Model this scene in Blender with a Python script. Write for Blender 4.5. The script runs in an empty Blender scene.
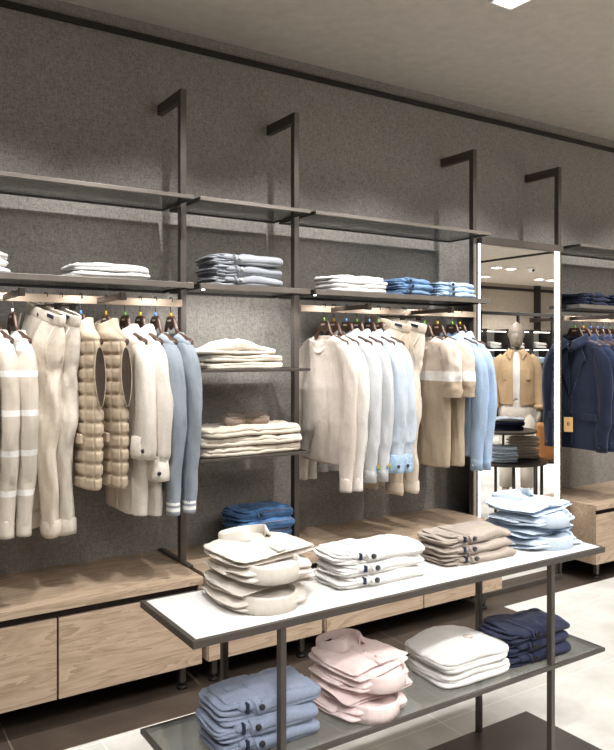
import bpy, math, random
from mathutils import Vector, noise, Matrix
PI = math.pi
COL = bpy.context.scene.collection
R = random.Random(7)

# ------------------------------------------------------------------ materials
def lin(c):
    c = c.lstrip('#')
    v = [int(c[i:i + 2], 16) / 255 for i in (0, 2, 4)]
    return tuple(x / 12.92 if x <= .04045 else ((x + .055) / 1.055) ** 2.4 for x in v)

def new_mat(name):
    m = bpy.data.materials.new(name); m.use_nodes = True
    nt = m.node_tree
    return m, nt, nt.nodes, nt.links, nt.nodes['Principled BSDF']

def mixcol(nt, fac, a, b):
    n = nt.nodes.new('ShaderNodeMix'); n.data_type = 'RGBA'
    for s, v in ((0, fac), (6, a), (7, b)):
        if isinstance(v, bpy.types.NodeSocket): nt.links.new(v, n.inputs[s])
        else: n.inputs[s].default_value = v if s == 0 else (*v, 1)
    return n.outputs[2]

def coords(nt, scale=(1, 1, 1), kind='Object', loc=(0, 0, 0)):
    t = nt.nodes.new('ShaderNodeTexCoord'); mp = nt.nodes.new('ShaderNodeMapping')
    mp.inputs['Scale'].default_value = scale; mp.inputs['Location'].default_value = loc
    nt.links.new(t.outputs[kind], mp.inputs['Vector'])
    return mp.outputs['Vector']

def tex_noise(nt, vec, scale, detail=3, rough=.55):
    n = nt.nodes.new('ShaderNodeTexNoise'); n.inputs['Scale'].default_value = scale
    n.inputs['Detail'].default_value = detail; n.inputs['Roughness'].default_value = rough
    nt.links.new(vec, n.inputs['Vector'])
    return n.outputs['Fac']

def ramp(nt, fac, stops, interp='LINEAR'):
    r = nt.nodes.new('ShaderNodeValToRGB'); r.color_ramp.interpolation = interp
    e = r.color_ramp.elements
    while len(e) < len(stops): e.new(.5)
    for i, (p, c) in enumerate(stops):
        e[i].position = p; e[i].color = (*c, 1)
    nt.links.new(fac, r.inputs['Fac'])
    return r.outputs['Color']

def bump(nt, height, strength=.3, dist=.002, prev=None):
    b = nt.nodes.new('ShaderNodeBump'); b.inputs['Strength'].default_value = strength
    b.inputs['Distance'].default_value = dist
    nt.links.new(height, b.inputs['Height'])
    if prev: nt.links.new(prev, b.inputs['Normal'])
    return b.outputs['Normal']

def mathn(nt, op, a, b=None, c=None):
    n = nt.nodes.new('ShaderNodeMath'); n.operation = op
    for i, v in enumerate((a, b, c)):
        if v is None: continue
        if isinstance(v, bpy.types.NodeSocket): nt.links.new(v, n.inputs[i])
        else: n.inputs[i].default_value = v
    return n.outputs[0]

def sep_z(nt, kind='Object'):
    t = nt.nodes.new('ShaderNodeTexCoord'); s = nt.nodes.new('ShaderNodeSeparateXYZ')
    nt.links.new(t.outputs[kind], s.inputs[0])
    return s.outputs['Z']

MC = {}
def cloth(name, col, bands=None, heather=.12, knit=False, denim=False):
    """fabric; bands = [(z_from_top, colour)...] constant bands down the garment's own height"""
    if name in MC: return MC[name]
    m, nt, N, L, p = new_mat(name)
    c = lin(col)
    vec = coords(nt)
    base = None
    if bands:
        z = sep_z(nt)
        f = mathn(nt, 'MULTIPLY', z, -1.0)
        base = ramp(nt, f, [(b[0], lin(b[1])) for b in bands], 'CONSTANT')
    n1 = tex_noise(nt, vec, 7 if not denim else 16, 4)
    n2 = tex_noise(nt, coords(nt, (1, 1, .35)), 260 if not denim else 420, 2)
    dark = tuple(x * (1 - heather * (2.2 if denim else 1)) for x in c)
    light = tuple(min(1, x * (1 + heather * (2.0 if denim else .6)) + (.02 if denim else 0)) for x in c)
    f2 = mathn(nt, 'MULTIPLY_ADD', n1, .55, mathn(nt, 'MULTIPLY', n2, .45))
    fr = ramp(nt, f2, [(.36, dark), (.64, light)])
    if base is not None:
        mul = nt.nodes.new('ShaderNodeMix'); mul.data_type = 'RGBA'; mul.blend_type = 'MULTIPLY'
        mul.inputs[0].default_value = 1
        g = ramp(nt, f2, [(.36, (.88, .88, .88)), (.64, (1, 1, 1))])
        L.new(base, mul.inputs[6]); L.new(g, mul.inputs[7]); fr = mul.outputs[2]
    L.new(fr, p.inputs['Base Color'])
    p.inputs['Roughness'].default_value = .92
    p.inputs['Specular IOR Level'].default_value = .15
    p.inputs['Sheen Weight'].default_value = .12
    b0 = bump(nt, tex_noise(nt, coords(nt, (9, 9, 3.2)), 1.0, 3, .5), .55, .03)
    b1 = bump(nt, tex_noise(nt, vec, 26, 3), .4, .006, b0)
    b2 = bump(nt, n2, .4 if knit else .22, .0015, b1)
    L.new(b2, p.inputs['Normal'])
    MC[name] = m
    return m

def plain(name, col, rough=.5, metal=0., spec=.5, emit=None, estr=0.):
    if name in MC: return MC[name]
    m, nt, N, L, p = new_mat(name)
    c = lin(col)
    n = tex_noise(nt, coords(nt), 14, 3)
    L.new(ramp(nt, n, [(.3, tuple(x * .92 for x in c)), (.7, tuple(min(1, x * 1.06) for x in c))]), p.inputs['Base Color'])
    p.inputs['Roughness'].default_value = rough; p.inputs['Metallic'].default_value = metal
    p.inputs['Specular IOR Level'].default_value = spec
    if emit:
        p.inputs['Emission Color'].default_value = (*lin(emit), 1); p.inputs['Emission Strength'].default_value = estr
    MC[name] = m
    return m

def wall_fabric(name, col):
    m, nt, N, L, p = new_mat(name)
    c = lin(col)
    a = tex_noise(nt, coords(nt, (1, 1, .14)), 330, 2)
    b = tex_noise(nt, coords(nt, (.14, .14, 1)), 330, 2)
    w = mathn(nt, 'ADD', mathn(nt, 'MULTIPLY', a, .5), mathn(nt, 'MULTIPLY', b, .5))
    big = tex_noise(nt, coords(nt, (1, 1, 1)), 130, 3)
    f = mathn(nt, 'ADD', mathn(nt, 'MULTIPLY', w, .7), mathn(nt, 'MULTIPLY', big, .3))
    L.new(ramp(nt, f, [(.38, tuple(x * .66 for x in c)), (.62, tuple(x * 1.32 for x in c))]), p.inputs['Base Color'])
    p.inputs['Roughness'].default_value = .95; p.inputs['Specular IOR Level'].default_value = .1
    L.new(bump(nt, w, .5, .002), p.inputs['Normal'])
    return m

def oak():
    m, nt, N, L, p = new_mat('oak veneer')
    vec = coords(nt, (.55, 3.0, 5.5))
    w = nt.nodes.new('ShaderNodeTexNoise'); w.inputs['Scale'].default_value = 2.2
    w.inputs['Detail'].default_value = 6; w.inputs['Distortion'].default_value = 1.3
    L.new(vec, w.inputs['Vector'])
    rings = mathn(nt, 'FRACT', mathn(nt, 'MULTIPLY', w.outputs['Fac'], 9.0))
    fine = tex_noise(nt, coords(nt, (2.5, 60, 90)), 3.0, 4)
    f = mathn(nt, 'ADD', mathn(nt, 'MULTIPLY', rings, .38), mathn(nt, 'MULTIPLY', fine, .62))
    L.new(ramp(nt, f, [(.22, lin('8b7764')), (.5, lin('a8937e')), (.8, lin('b9a590'))]), p.inputs['Base Color'])
    p.inputs['Roughness'].default_value = .5; p.inputs['Specular IOR Level'].default_value = .3
    L.new(bump(nt, fine, .12, .001), p.inputs['Normal'])
    return m

def tiles(name, c1, c2, joint, wdt=1.2, hgt=.6, off=0., loc=(0, 0, 0), rough=.45):
    m, nt, N, L, p = new_mat(name)
    br = nt.nodes.new('ShaderNodeTexBrick')
    br.offset = off; br.inputs['Scale'].default_value = 1
    br.inputs['Brick Width'].default_value = wdt; br.inputs['Row Height'].default_value = hgt
    br.inputs['Mortar Size'].default_value = .0028; br.inputs['Mortar Smooth'].default_value = .2
    br.inputs['Color1'].default_value = (1, 1, 1, 1); br.inputs['Color2'].default_value = (.94, .94, .94, 1)
    br.inputs['Mortar'].default_value = (0, 0, 0, 1)
    L.new(coords(nt, loc=loc), br.inputs['Vector'])
    n = tex_noise(nt, coords(nt), 5.5, 7, .62)
    c = ramp(nt, n, [(.3, lin(c1)), (.7, lin(c2))])
    L.new(mixcol(nt, br.outputs['Fac'], c, lin(joint)), p.inputs['Base Color']) if False else None
    mx = nt.nodes.new('ShaderNodeMix'); mx.data_type = 'RGBA'
    L.new(br.outputs['Fac'], mx.inputs[0]); L.new(c, mx.inputs[6]); mx.inputs[7].default_value = (*lin(joint), 1)
    L.new(mx.outputs[2], p.inputs['Base Color'])
    p.inputs['Roughness'].default_value = rough; p.inputs['Specular IOR Level'].default_value = .35
    return m

def smoked_glass(name, tint, gloss=.12, body=.25, bodycol='5c5a57'):
    m, nt, N, L, p = new_mat(name)
    N.remove(p)
    tr = N.new('ShaderNodeBsdfTransparent'); tr.inputs[0].default_value = (*lin(tint), 1)
    gl = N.new('ShaderNodeBsdfGlossy'); gl.inputs['Roughness'].default_value = .06
    gl.inputs[0].default_value = (.8, .8, .8, 1)
    df = N.new('ShaderNodeBsdfDiffuse')
    nn = tex_noise(nt, coords(nt), 5, 2)
    L.new(ramp(nt, nn, [(.3, tuple(x * .8 for x in lin(bodycol))), (.7, lin(bodycol))]), df.inputs[0])
    lw = N.new('ShaderNodeLayerWeight'); lw.inputs['Blend'].default_value = .35
    m1 = N.new('ShaderNodeMixShader'); m1.inputs[0].default_value = body
    L.new(tr.outputs[0], m1.inputs[1]); L.new(df.outputs[0], m1.inputs[2])
    m2 = N.new('ShaderNodeMixShader')
    L.new(mathn(nt, 'MULTIPLY_ADD', lw.outputs['Fresnel'], .55, gloss * .3), m2.inputs[0])
    L.new(m1.outputs[0], m2.inputs[1]); L.new(gl.outputs[0], m2.inputs[2])
    L.new(m2.outputs[0], N['Material Output'].inputs['Surface'])
    return m

M = dict(
    wall=wall_fabric('woven wall covering', '8d8984'),
    paint=plain('greige paint', 'a69c91', .9, spec=.1),
    ceil=plain('ceiling paint', 'beb5ab', .95, spec=.1),
    black=plain('black trim', '1d1a18', .6),
    bronze=plain('dark bronze metal', '504a45', .42, .3),
    bronze_lt=plain('bronze front edge', '716a63', .35, .35), arm=plain('dark arm metal', '3f3730', .4, .4),
    rail=plain('satin rail metal', 'ad9a88', .5, .15),
    wood=oak(),
    recess=plain('dark recess', '2a211b', .8),
    floor=tiles('pale stone tiles', 'c6c4be', 'e2e0db', 'efede8', 1.2, .6, 0, (.3, .17, 0)),
    dfloor=tiles('dark brown floor band', '3e342d', '51463d', '766a5e', 1.9, .6, 0, (-.6, .15, 0), .5),
    glass=smoked_glass('smoked shelf glass', 'd6d6d4', .12, .14, '858481'),
    glass2=smoked_glass('clear table glass', 'dadbd7', .25, .30, 'b9b9b3'),
    white=plain('white laminate', 'f2f1ee', .35),
    hook=plain('hook steel', '3d3733', .3, .8),
    hwood=plain('dark stained hanger wood', '4b3528', .4),
    logo=plain('pale print', 'c9bfb2', .6),
    led=plain('white light strip', 'ffffff', .5, emit='fff4e6', estr=9),
    lamp=plain('lamp glow', 'ffffff', .5, emit='fff1de', estr=30),
    navytag=plain('navy woven label', '1d2740', .8),
    btn_dark=plain('dark button', '2b2a30', .3),
    btn_pale=plain('pale button', 'd9d6cf', .3),
    kraft=plain('kraft card', 'd6ac74', .8),
    ink=plain('dark print', '2f2620', .8),
    leather=plain('tan leather', 'b57a45', .45),
    manq=plain('taupe mannequin paint', '958b7f', .45),
    sole=plain('off white rubber', 'd8d3c8', .7),
    darkpanel=plain('dark panel', '2e2a27', .6),
)
mm, nt_, N_, L_, p_ = new_mat('mirror silver')
p_.inputs['Base Color'].default_value = (.93, .93, .92, 1); p_.inputs['Metallic'].default_value = 1
p_.inputs['Roughness'].default_value = .0
M['mirror'] = mm
for k, c in dict(green='6fae3f', blue='5f96d8', yellow='e2b21c', whitetab='e8e8e4').items():
    M['tab_' + k] = plain('size tab ' + k, c, .4)

C = dict(
    cream=cloth('cream cloth', 'e2dad0'), offwhite=cloth('off white cloth', 'e9e5df', knit=True),
    sand=cloth('sand knit', 'dfd3c8', knit=True), white=cloth('white cotton', 'f6f4f2'),
    palegrey=cloth('pale grey knit', 'd8dadd', knit=True), greyblue=cloth('grey blue knit', '9099a3', knit=True),
    iceblue=cloth('ice blue cotton', 'd0dbe7', heather=.12), skyblue=cloth('sky blue cotton', 'a9c0dc', heather=.15),
    ecru=cloth('ecru twill', 'ddd2c3'), khaki=cloth('khaki linen', 'c8b9a5'),
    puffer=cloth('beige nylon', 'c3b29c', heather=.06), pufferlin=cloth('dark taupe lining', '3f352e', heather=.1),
    navy=cloth('navy wool', '20273b', heather=.2), navy2=cloth('mid navy wool', '2a344f', heather=.2),
    navyd=cloth('navy denim', '272d48', denim=True), blackc=cloth('black cloth', '15161d'),
    denim=cloth('blue denim', '47709f', denim=True, heather=.2), denim2=cloth('faded blue denim', '6f8fb4', denim=True, heather=.2),
    ltdenim=cloth('light blue denim', 'a9c2de', denim=True, heather=.2),
    chino=cloth('grey blue twill', '929db4', heather=.18), taupe=cloth('taupe twill', 'a99e94', heather=.15),
    pink=cloth('pale pink poplin', 'f8e4e2', heather=.05), beige=cloth('beige poplin', 'e2dad1', heather=.05),
    blueshirt=cloth('pale blue poplin', 'd0dff0', heather=.05), greyknit=cloth('mid grey knit', '999da5', knit=True),
    creamk=cloth('cream wool', 'ddd2c2', knit=True), brown=cloth('brown corduroy', '86766a'),
    tan=cloth('tan suede', 'b99d7b'), stone=cloth('stone cotton', 'd8d0c4'),
    stripe=cloth('striped jersey', 'd5cbbd', bands=[(0, 'efece7'), (.235, 'd6ccbf'), (.31, 'f4f2ee'), (.333, 'd3c9bb'), (.46, 'f4f2ee'), (.483, 'd3c9bb'), (.61, 'f4f2ee'), (.633, 'd3c9bb'), (.765, 'f4f2ee'), (.788, 'd3c9bb')]),
    block=cloth('block striped jersey', 'd9cabb', bands=[(0, 'ded0c3'), (.345, 'f3f0ec'), (.40, 'b8a690')]),
    cuffstripe=cloth('striped rib', 'b9bfc7', bands=[(0, '8f98a2'), (.886, 'f4f4f2'), (.898, '9aa2ab'), (.91, 'f4f4f2'), (.925, '9aa2ab')]),
    greyout=cloth('grey melton', '84817b'), camel=cloth('rose taupe wool', 'a08f84'),
)

# ------------------------------------------------------------------ mesh helpers
class MB:
    def __init__(s): s.v = []; s.f = []; s.mi = []
    def box(s, x0, x1, y0, y1, z0, z1, mi=0):
        b = len(s.v)
        s.v += [(x, y, z) for z in (z0, z1) for y in (y0, y1) for x in (x0, x1)]
        for q in ((0, 2, 3, 1), (4, 5, 7, 6), (0, 1, 5, 4), (2, 6, 7, 3), (0, 4, 6, 2), (1, 3, 7, 5)):
            s.f.append(tuple(b + i for i in q)); s.mi.append(mi)
        return s
    def rings(s, rings, cap0=True, cap1=True, mi=0, closed=True):
        b = len(s.v); n = len(rings[0])
        for r in rings: s.v += [tuple(p) for p in r]
        for i in range(len(rings) - 1):
            for j in range(n if closed else n - 1):
                k = (j + 1) % n
                s.f.append((b + i * n + j, b + i * n + k, b + (i + 1) * n + k, b + (i + 1) * n + j)); s.mi.append(mi)
        if cap0: s.f.append(tuple(b + j for j in reversed(range(n)))); s.mi.append(mi)
        if cap1: s.f.append(tuple(b + (len(rings) - 1) * n + j for j in range(n))); s.mi.append(mi)
        return s
    def tube(s, path, rad, n=12, mi=0, ref=(1, 0, 0), cap=True):
        """rad: scalar, or list of (along ref, across) per point"""
        P = [Vector(p) for p in path]; out = []; pt_ = None
        for i, p in enumerate(P):
            t = (P[min(i + 1, len(P) - 1)] - P[max(i - 1, 0)]).normalized()
            if pt_ is not None and t.dot(pt_) < 0: t = -t
            pt_ = t
            r = Vector(ref); a = (r - t * r.dot(t))
            a = a.normalized() if a.length > 1e-5 else Vector((0, 1, 0))
            c = t.cross(a)
            ra, rb = (rad, rad) if not isinstance(rad, list) else (rad[i] if isinstance(rad[i], tuple) else (rad[i], rad[i]))
            out.append([p + a * (ra * math.cos(2 * PI * j / n)) + c * (rb * math.sin(2 * PI * j / n)) for j in range(n)])
        s.rings(out, cap, cap, mi); return s
    def disc(s, c, r, h, axis='y', n=16, mi=0):
        c = Vector(c); d = dict(x=(1, 0, 0), y=(0, 1, 0), z=(0, 0, 1))[axis]
        s.tube([c, c + Vector(d) * h], r, n, mi, ref=(0, 0, 1) if axis != 'z' else (1, 0, 0)); return s
    def build(s, name, mats, parent=None, smooth=True, bevel=0, sub=0, loc=None):
        me = bpy.data.meshes.new(name); me.from_pydata(s.v, [], s.f); me.validate()
        for m in (mats if isinstance(mats, (list, tuple)) else [mats]): me.materials.append(m)
        if len(me.polygons) == len(s.mi): me.polygons.foreach_set('material_index', s.mi)
        me.polygons.foreach_set('use_smooth', [smooth] * len(me.polygons))
        import bmesh
        bm = bmesh.new(); bm.from_mesh(me); bmesh.ops.recalc_face_normals(bm, faces=bm.faces[:]); bm.to_mesh(me); bm.free()
        o = bpy.data.objects.new(name, me); COL.objects.link(o)
        if loc: o.location = loc
        if parent: o.parent = parent
        if bevel:
            b = o.modifiers.new('Bevel', 'BEVEL'); b.width = bevel; b.segments = 2; b.limit_method = 'ANGLE'
            b.harden_normals = False
        if sub:
            q = o.modifiers.new('Subdivision', 'SUBSURF'); q.levels = sub; q.render_levels = sub
        return o

def box(name, mat, x0, x1, y0, y1, z0, z1, parent=None, bevel=.002):
    """a bevelled slab with its origin at its own centre bottom when top-level"""
    return MB().box(x0, x1, y0, y1, z0, z1).build(name, mat, parent, smooth=False, bevel=bevel)

def tag(o, label, cat, group=None):
    o['label'] = label; o['category'] = cat
    if group: o['group'] = group
    return o
def thing(name, label, cat, loc=(0, 0, 0), rz=0, group=None):
    o = bpy.data.objects.new(name, None); COL.objects.link(o)
    o.empty_display_size = .05
    o.location = loc; o.rotation_euler = (0, 0, rz)
    return tag(o, label, cat, group)
def structure(o): o['kind'] = 'structure'; return o
def copy_tree(o, parent=None):
    c = o.copy(); COL.objects.link(c)
    if parent is not None: c.parent = parent
    for ch in list(o.children): copy_tree(ch, c)
    return c
def nz(x, y, z, s): return noise.noise(Vector((x + s * 7.13, y - s * 3.7, z + s * 1.9)))
def lerp(a, b, t): return a + (b - a) * t
def prof_at(prof, t):
    """piecewise interpolation of tuples, smooth"""
    n = len(prof) - 1; x = t * n; i = min(int(x), n - 1); f = x - i
    p0, p1, p2, p3 = prof[max(i - 1, 0)], prof[i], prof[i + 1], prof[min(i + 2, n)]
    return tuple(.5 * (2 * b + (c - a) * f + (2 * a - 5 * b + 4 * c - d) * f * f + (-a + 3 * b - 3 * c + d) * f ** 3)
                 for a, b, c, d in zip(p0, p1, p2, p3))

# ------------------------------------------------------------------ room
WY = 3.52          # front face of the fabric wall
CZ = 3.13          # ceiling
X0, X1, YB = -3.2, 17.5, -5.9
structure(MB().box(X0, X1, YB, WY, -.06, 0).build('floor', M['floor'], smooth=False))
structure(MB().box(X0, 3.36, 2.85, WY, -.02, .0015).box(3.36, X1, 3.04, WY, -.02, .0015).build('floor', M['dfloor'], smooth=False))  # darker brown strip along the wall, front edge stepped back beside the mirror
structure(MB().box(X0, X1, WY, WY + .1, 0, CZ).build('wall_back', M['wall'], smooth=False))
structure(MB().box(X0, X1, YB - .1, YB, 0, CZ).build('wall_front', M['paint'], smooth=False))
structure(MB().box(X0 - .1, X0, YB - .1, WY + .1, 0, CZ).build('wall_left', M['paint'], smooth=False))
structure(MB().box(X1, X1 + .1, YB - .1, WY + .1, 0, CZ).build('wall_right', M['paint'], smooth=False))
structure(MB().box(X0 - .1, X1 + .1, YB - .1, WY + .1, CZ, CZ + .08).build('ceiling', M['ceil'], smooth=False))
structure(box('trim_1', M['black'], X0, X1, WY - .016, WY, 3.036, 3.066))
structure(box('trim_2', M['black'], X0, X1, YB, YB + .02, 2.98, 3.05))
structure(box('trim_3', M['black'], 9.88, 9.94, YB, WY - .02, CZ - .03, CZ))
tag(box('light_strip', M['led'], 9.95, 10.0, YB + .1, WY - .1, CZ - .02, CZ), 'long thin white light line on the ceiling, seen in the mirror', 'light strip')

# ------------------------------------------------------------------ wall shelving
PX = [.135, 1.415, 2.042, 3.323, 4.115, 5.40]
PY = 3.25
GU = 'uprights of the wall shelving'
ulab = {1: 'dark bronze upright between the grey sweaters and the small shelves', 2: 'dark bronze upright between the small shelves and the off-white sweaters',
        3: 'dark bronze upright along the left side of the mirror', 4: 'dark bronze upright along the right side of the mirror'}
for i in range(1, 5):
    x = PX[i]; floorz = .51 if i < 3 else 0.0017
    t = thing('shelf_upright', ulab[i], 'shelf upright', (x, PY, floorz), group=GU)
    box('post', M['bronze'], -.015, .015, -.018, .018, .012 if i < 3 else 0, 2.73 - floorz - .05, t)
    box('wall_arm', M['bronze'], -.015, .015, -.018, WY - PY, 2.73 - floorz - .05, 2.73 - floorz + .002, t)
    if i < 3:
        box('foot_bar', M['bronze'], -.013, .013, -.1, WY - PY - .005, 0, .012, t)

def shelf(name, label, x0, x1, z, y0=3.08, y1=3.44, th=.017, edge='bronze_lt', rail=None, spots=(), group=None):
    t = thing(name, label, 'shelf', ((x0 + x1) / 2, (y0 + y1) / 2, z), group=group)
    w, d = (x1 - x0) / 2, (y1 - y0) / 2
    box('front_edge', M[edge], -w, w, -d, -d + .014, -th, 0, t, .0015)
    box('back_edge', M['black'], -w, w, d - .012, d, -th, 0, t, .0015)
    for sx in (-1, 1):
        box('side_bracket', M['black'], sx * w - (.012 if sx > 0 else 0), sx * w + (0 if sx > 0 else .012), -d + .014, d - .012, -th, 0, t, .0015)
        # little wall pin so that the shelf hangs off the upright
        box('shelf_pin', M['bronze'], sx * w - .004, sx * w + .004, PY - t.location.y - .012, PY - t.location.y + .012, -th - .012, -th, t, .001)
    box('glass_panel', M['glass'], -w + .012, w - .012, -d + .014, d - .012, -th * .75, -th * .25, t, 0)
    for sx in spots:
        MB().disc((sx, -d + .03, -th - .004), .007, .004, 'z').build('spot_light', M['led'], t)
    return t
e = .016
bays = [(PX[i] + e, PX[i + 1] - e) for i in range(5)]
GT = 'smoked glass shelves of the top row'
shelf('shelf', 'long smoked glass top shelf above the white folded tops', *bays[0], 2.205, group=GT)
shelf('shelf', 'short smoked glass top shelf above the grey folded stack', *bays[1], 2.205, group=GT)
shelf('shelf', 'long smoked glass top shelf left of the mirror', *bays[2], 2.205, group=GT)
shelf('shelf', 'smoked glass top shelf right of the mirror', *bays[4], 2.205, group=GT)
GS = 'shelves at eye height over the hanging rails'
SH = 1.812
shelf('shelf', 'bronze edged shelf carrying white folded tops over the left rail', *bays[0], SH, th=.025, group=GS)
shelf('shelf', 'short bronze edged shelf carrying the grey folded stack', *bays[1], SH, th=.025, group=GS, spots=(-.27,))
shelf('shelf', 'bronze edged shelf carrying white and blue folds over the middle rail', *bays[2], SH, th=.025, group=GS, spots=(-.61,))
shelf('shelf', 'bronze edged shelf carrying navy folds over the suit rail', *bays[4], SH, th=.025, group=GS, spots=(-.2,))
GB = 'short shelves between the two clothes rails'
shelf('shelf', 'thin short shelf carrying cream folded sweaters', *bays[1], 1.42, th=.014, edge='bronze', group=GB)
shelf('shelf', 'thin short shelf carrying folded quilted jackets, lowest of the wall shelves', *bays[1], 1.01, th=.014, edge='bronze', group=GB)

RZ, RY = 1.742, 3.215
def rail(label, x0, x1, arms):
    t = thing('hanging_rail', label, 'clothes rail', ((x0 + x1) / 2, RY, RZ), group='flat hanging rails under the shelves')
    w = (x1 - x0) / 2
    box('rail_bar', M['rail'], -w, w, -.006, .006, -.034, 0, t, .002)
    for sx in (-1, 1):
        box('end_bracket', M['bronze'], sx * w - .008, sx * w + .008, .006, PY - RY, -.03, -.004, t, .001)
    for ax in arms:
        a = box('face_out_arm', M['arm'], ax - t.location.x - .006, ax - t.location.x + .006, -.30, -.006, -.03, -.008, t, .001)
        MB().box(ax - t.location.x - .011, ax - t.location.x + .011, -.33, -.30, -.034, -.002).build('arm_tip', M['arm'], a, False, .002)
rail('satin rail under the left shelf carrying vests and grey sweaters', PX[0] + e, PX[1] - e, [.62, 1.005])
rail('satin rail carrying off-white sweaters and blue shirts, left of the mirror', PX[2] + e, PX[3] - e, [2.245, 2.80])
rail('satin rail carrying navy suit jackets, right of the mirror', PX[4] + e, PX[5] - e, [4.19])

# ------------------------------------------------------------------ benches
def bench(label, x0, x1, seams, legs):
    t = thing('bench_drawer_unit', label, 'bench', ((x0 + x1) / 2, 3.25, 0), group='oak drawer benches along the wall')
    ox = t.location.x; yf = 3.0 - 3.25; yb = WY - 3.25 - .004
    box('bench_top', M['wood'], x0 - ox, x1 - ox, yf - .005, yb, .478, .51, t, .002)
    box('carcass', M['recess'], x0 - ox + .012, x1 - ox - .012, yf + .03, yb, .135, .478, t, .001)
    for s in (x0, x1):
        q = s - ox
        box('side_panel', M['wood'], q if s == x0 else q - .016, q + .016 if s == x0 else q, yf + .012, yb, .127, .478, t, .001)
    xs = [x0] + seams + [x1]
    for a, b in zip(xs, xs[1:]):
        box('drawer', M['wood'], a - ox + .004, b - ox - .004, yf, yf + .018, .127, .447, t, .0015)
    for lx in legs:
        for ly in (3.09, 3.40):
            l = box('leg', M['bronze'], lx - ox - .013, lx - ox + .013, ly - 3.25 - .013, ly - 3.25 + .013, .03, .135, t, .001)
            MB().disc((lx - ox, ly - 3.25, .0016), .024, .012, 'z').disc((lx - ox, ly - 3.25, .0136), .009, .02, 'z').build('foot', M['black'], l)
bench('oak drawer bench under the vests and striped sweaters, leftmost of the benches', .135, 1.405, [.779], [.21, 1.345])
bench('short oak drawer bench carrying the blue jeans', 1.43, 2.045, [], [1.50, 1.975])
bench('oak drawer bench under the off-white sweaters, left of the mirror', 2.065, 3.308, [2.70], [2.14, 3.24])
bench('oak drawer bench under the navy suits, right of the mirror', 4.17, 5.45, [4.81], [4.30, 5.37])

# ------------------------------------------------------------------ mirror
t = thing('wall_mirror', 'tall mirror with lit edges standing between two bronze uprights', 'mirror', (3.72, 3.227, .0017))
ml, mr = 3.340 - 3.72, 4.098 - 3.72
box('mirror_glass', M['mirror'], ml + .008, mr - .06, -.012, -.004, .03, 2.158, t, 0)
box('back_panel', M['darkpanel'], ml, mr, -.004, .014, 0, 2.19, t, .001)
box('top_rail', M['bronze'], ml, mr, -.035, -.004, 2.158, 2.2, t, .001)
box('bottom_rail', M['bronze'], ml, mr, -.03, -.004, 0, .03, t, .001)
box('light_strip', M['led'], ml, ml + .007, -.014, -.004, .4, 2.158, t, .001)
box('light_strip', M['led'], mr - .060, mr - .014, -.014, -.004, .4, 2.158, t, .001)
box('side_channel', M['bronze'], mr - .014, mr, -.02, -.004, .03, 2.158, t, .001)

# ------------------------------------------------------------------ display table
TX0, TX1, TY0, TY1, TZ, LZ = .778, 2.446, 1.718, 2.09, .774, .398
t = thing('display_table', 'long low display table with white top, glass lower shelf and bronze frame', 'table', ((TX0 + TX1) / 2, (TY0 + TY1) / 2, 0.0))
w, d = (TX1 - TX0) / 2, (TY1 - TY0) / 2
def frame(name, z0, z1, fw, parent, mat):
    m = MB().box(-w, w, -d, -d + fw, z0, z1).box(-w, w, d - fw, d, z0, z1)
    m.box(-w, -w + fw, -d + fw, d - fw, z0, z1).box(w - fw, w, -d + fw, d - fw, z0, z1)
    return m.build(name, mat, parent, False, .0015)
frame('top_frame', TZ - .021, TZ - .001, .014, t, M['bronze'])
box('table_top', M['white'], -w + .014, w - .014, -d + .014, d - .014, TZ - .02, TZ, t, .001)
frame('lower_frame', LZ - .014, LZ, .012, t, M['bronze'])
box('glass_shelf', M['glass2'], -w + .012, w - .012, -d + .012, d - .012, LZ - .009, LZ - .001, t, 0)
box('base_plate', M['bronze'], -w, w, -d, d, 0, .012, t, .002)
cx = t.location.x; cy = t.location.y
for lx in (1.045, 2.155):
    for ly in (-d + .014, d - .014):
        box('leg', M['bronze'], lx - cx - .0095, lx - cx + .0095, ly - .011, ly + .011, .012, TZ - .021, t, .002)

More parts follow.
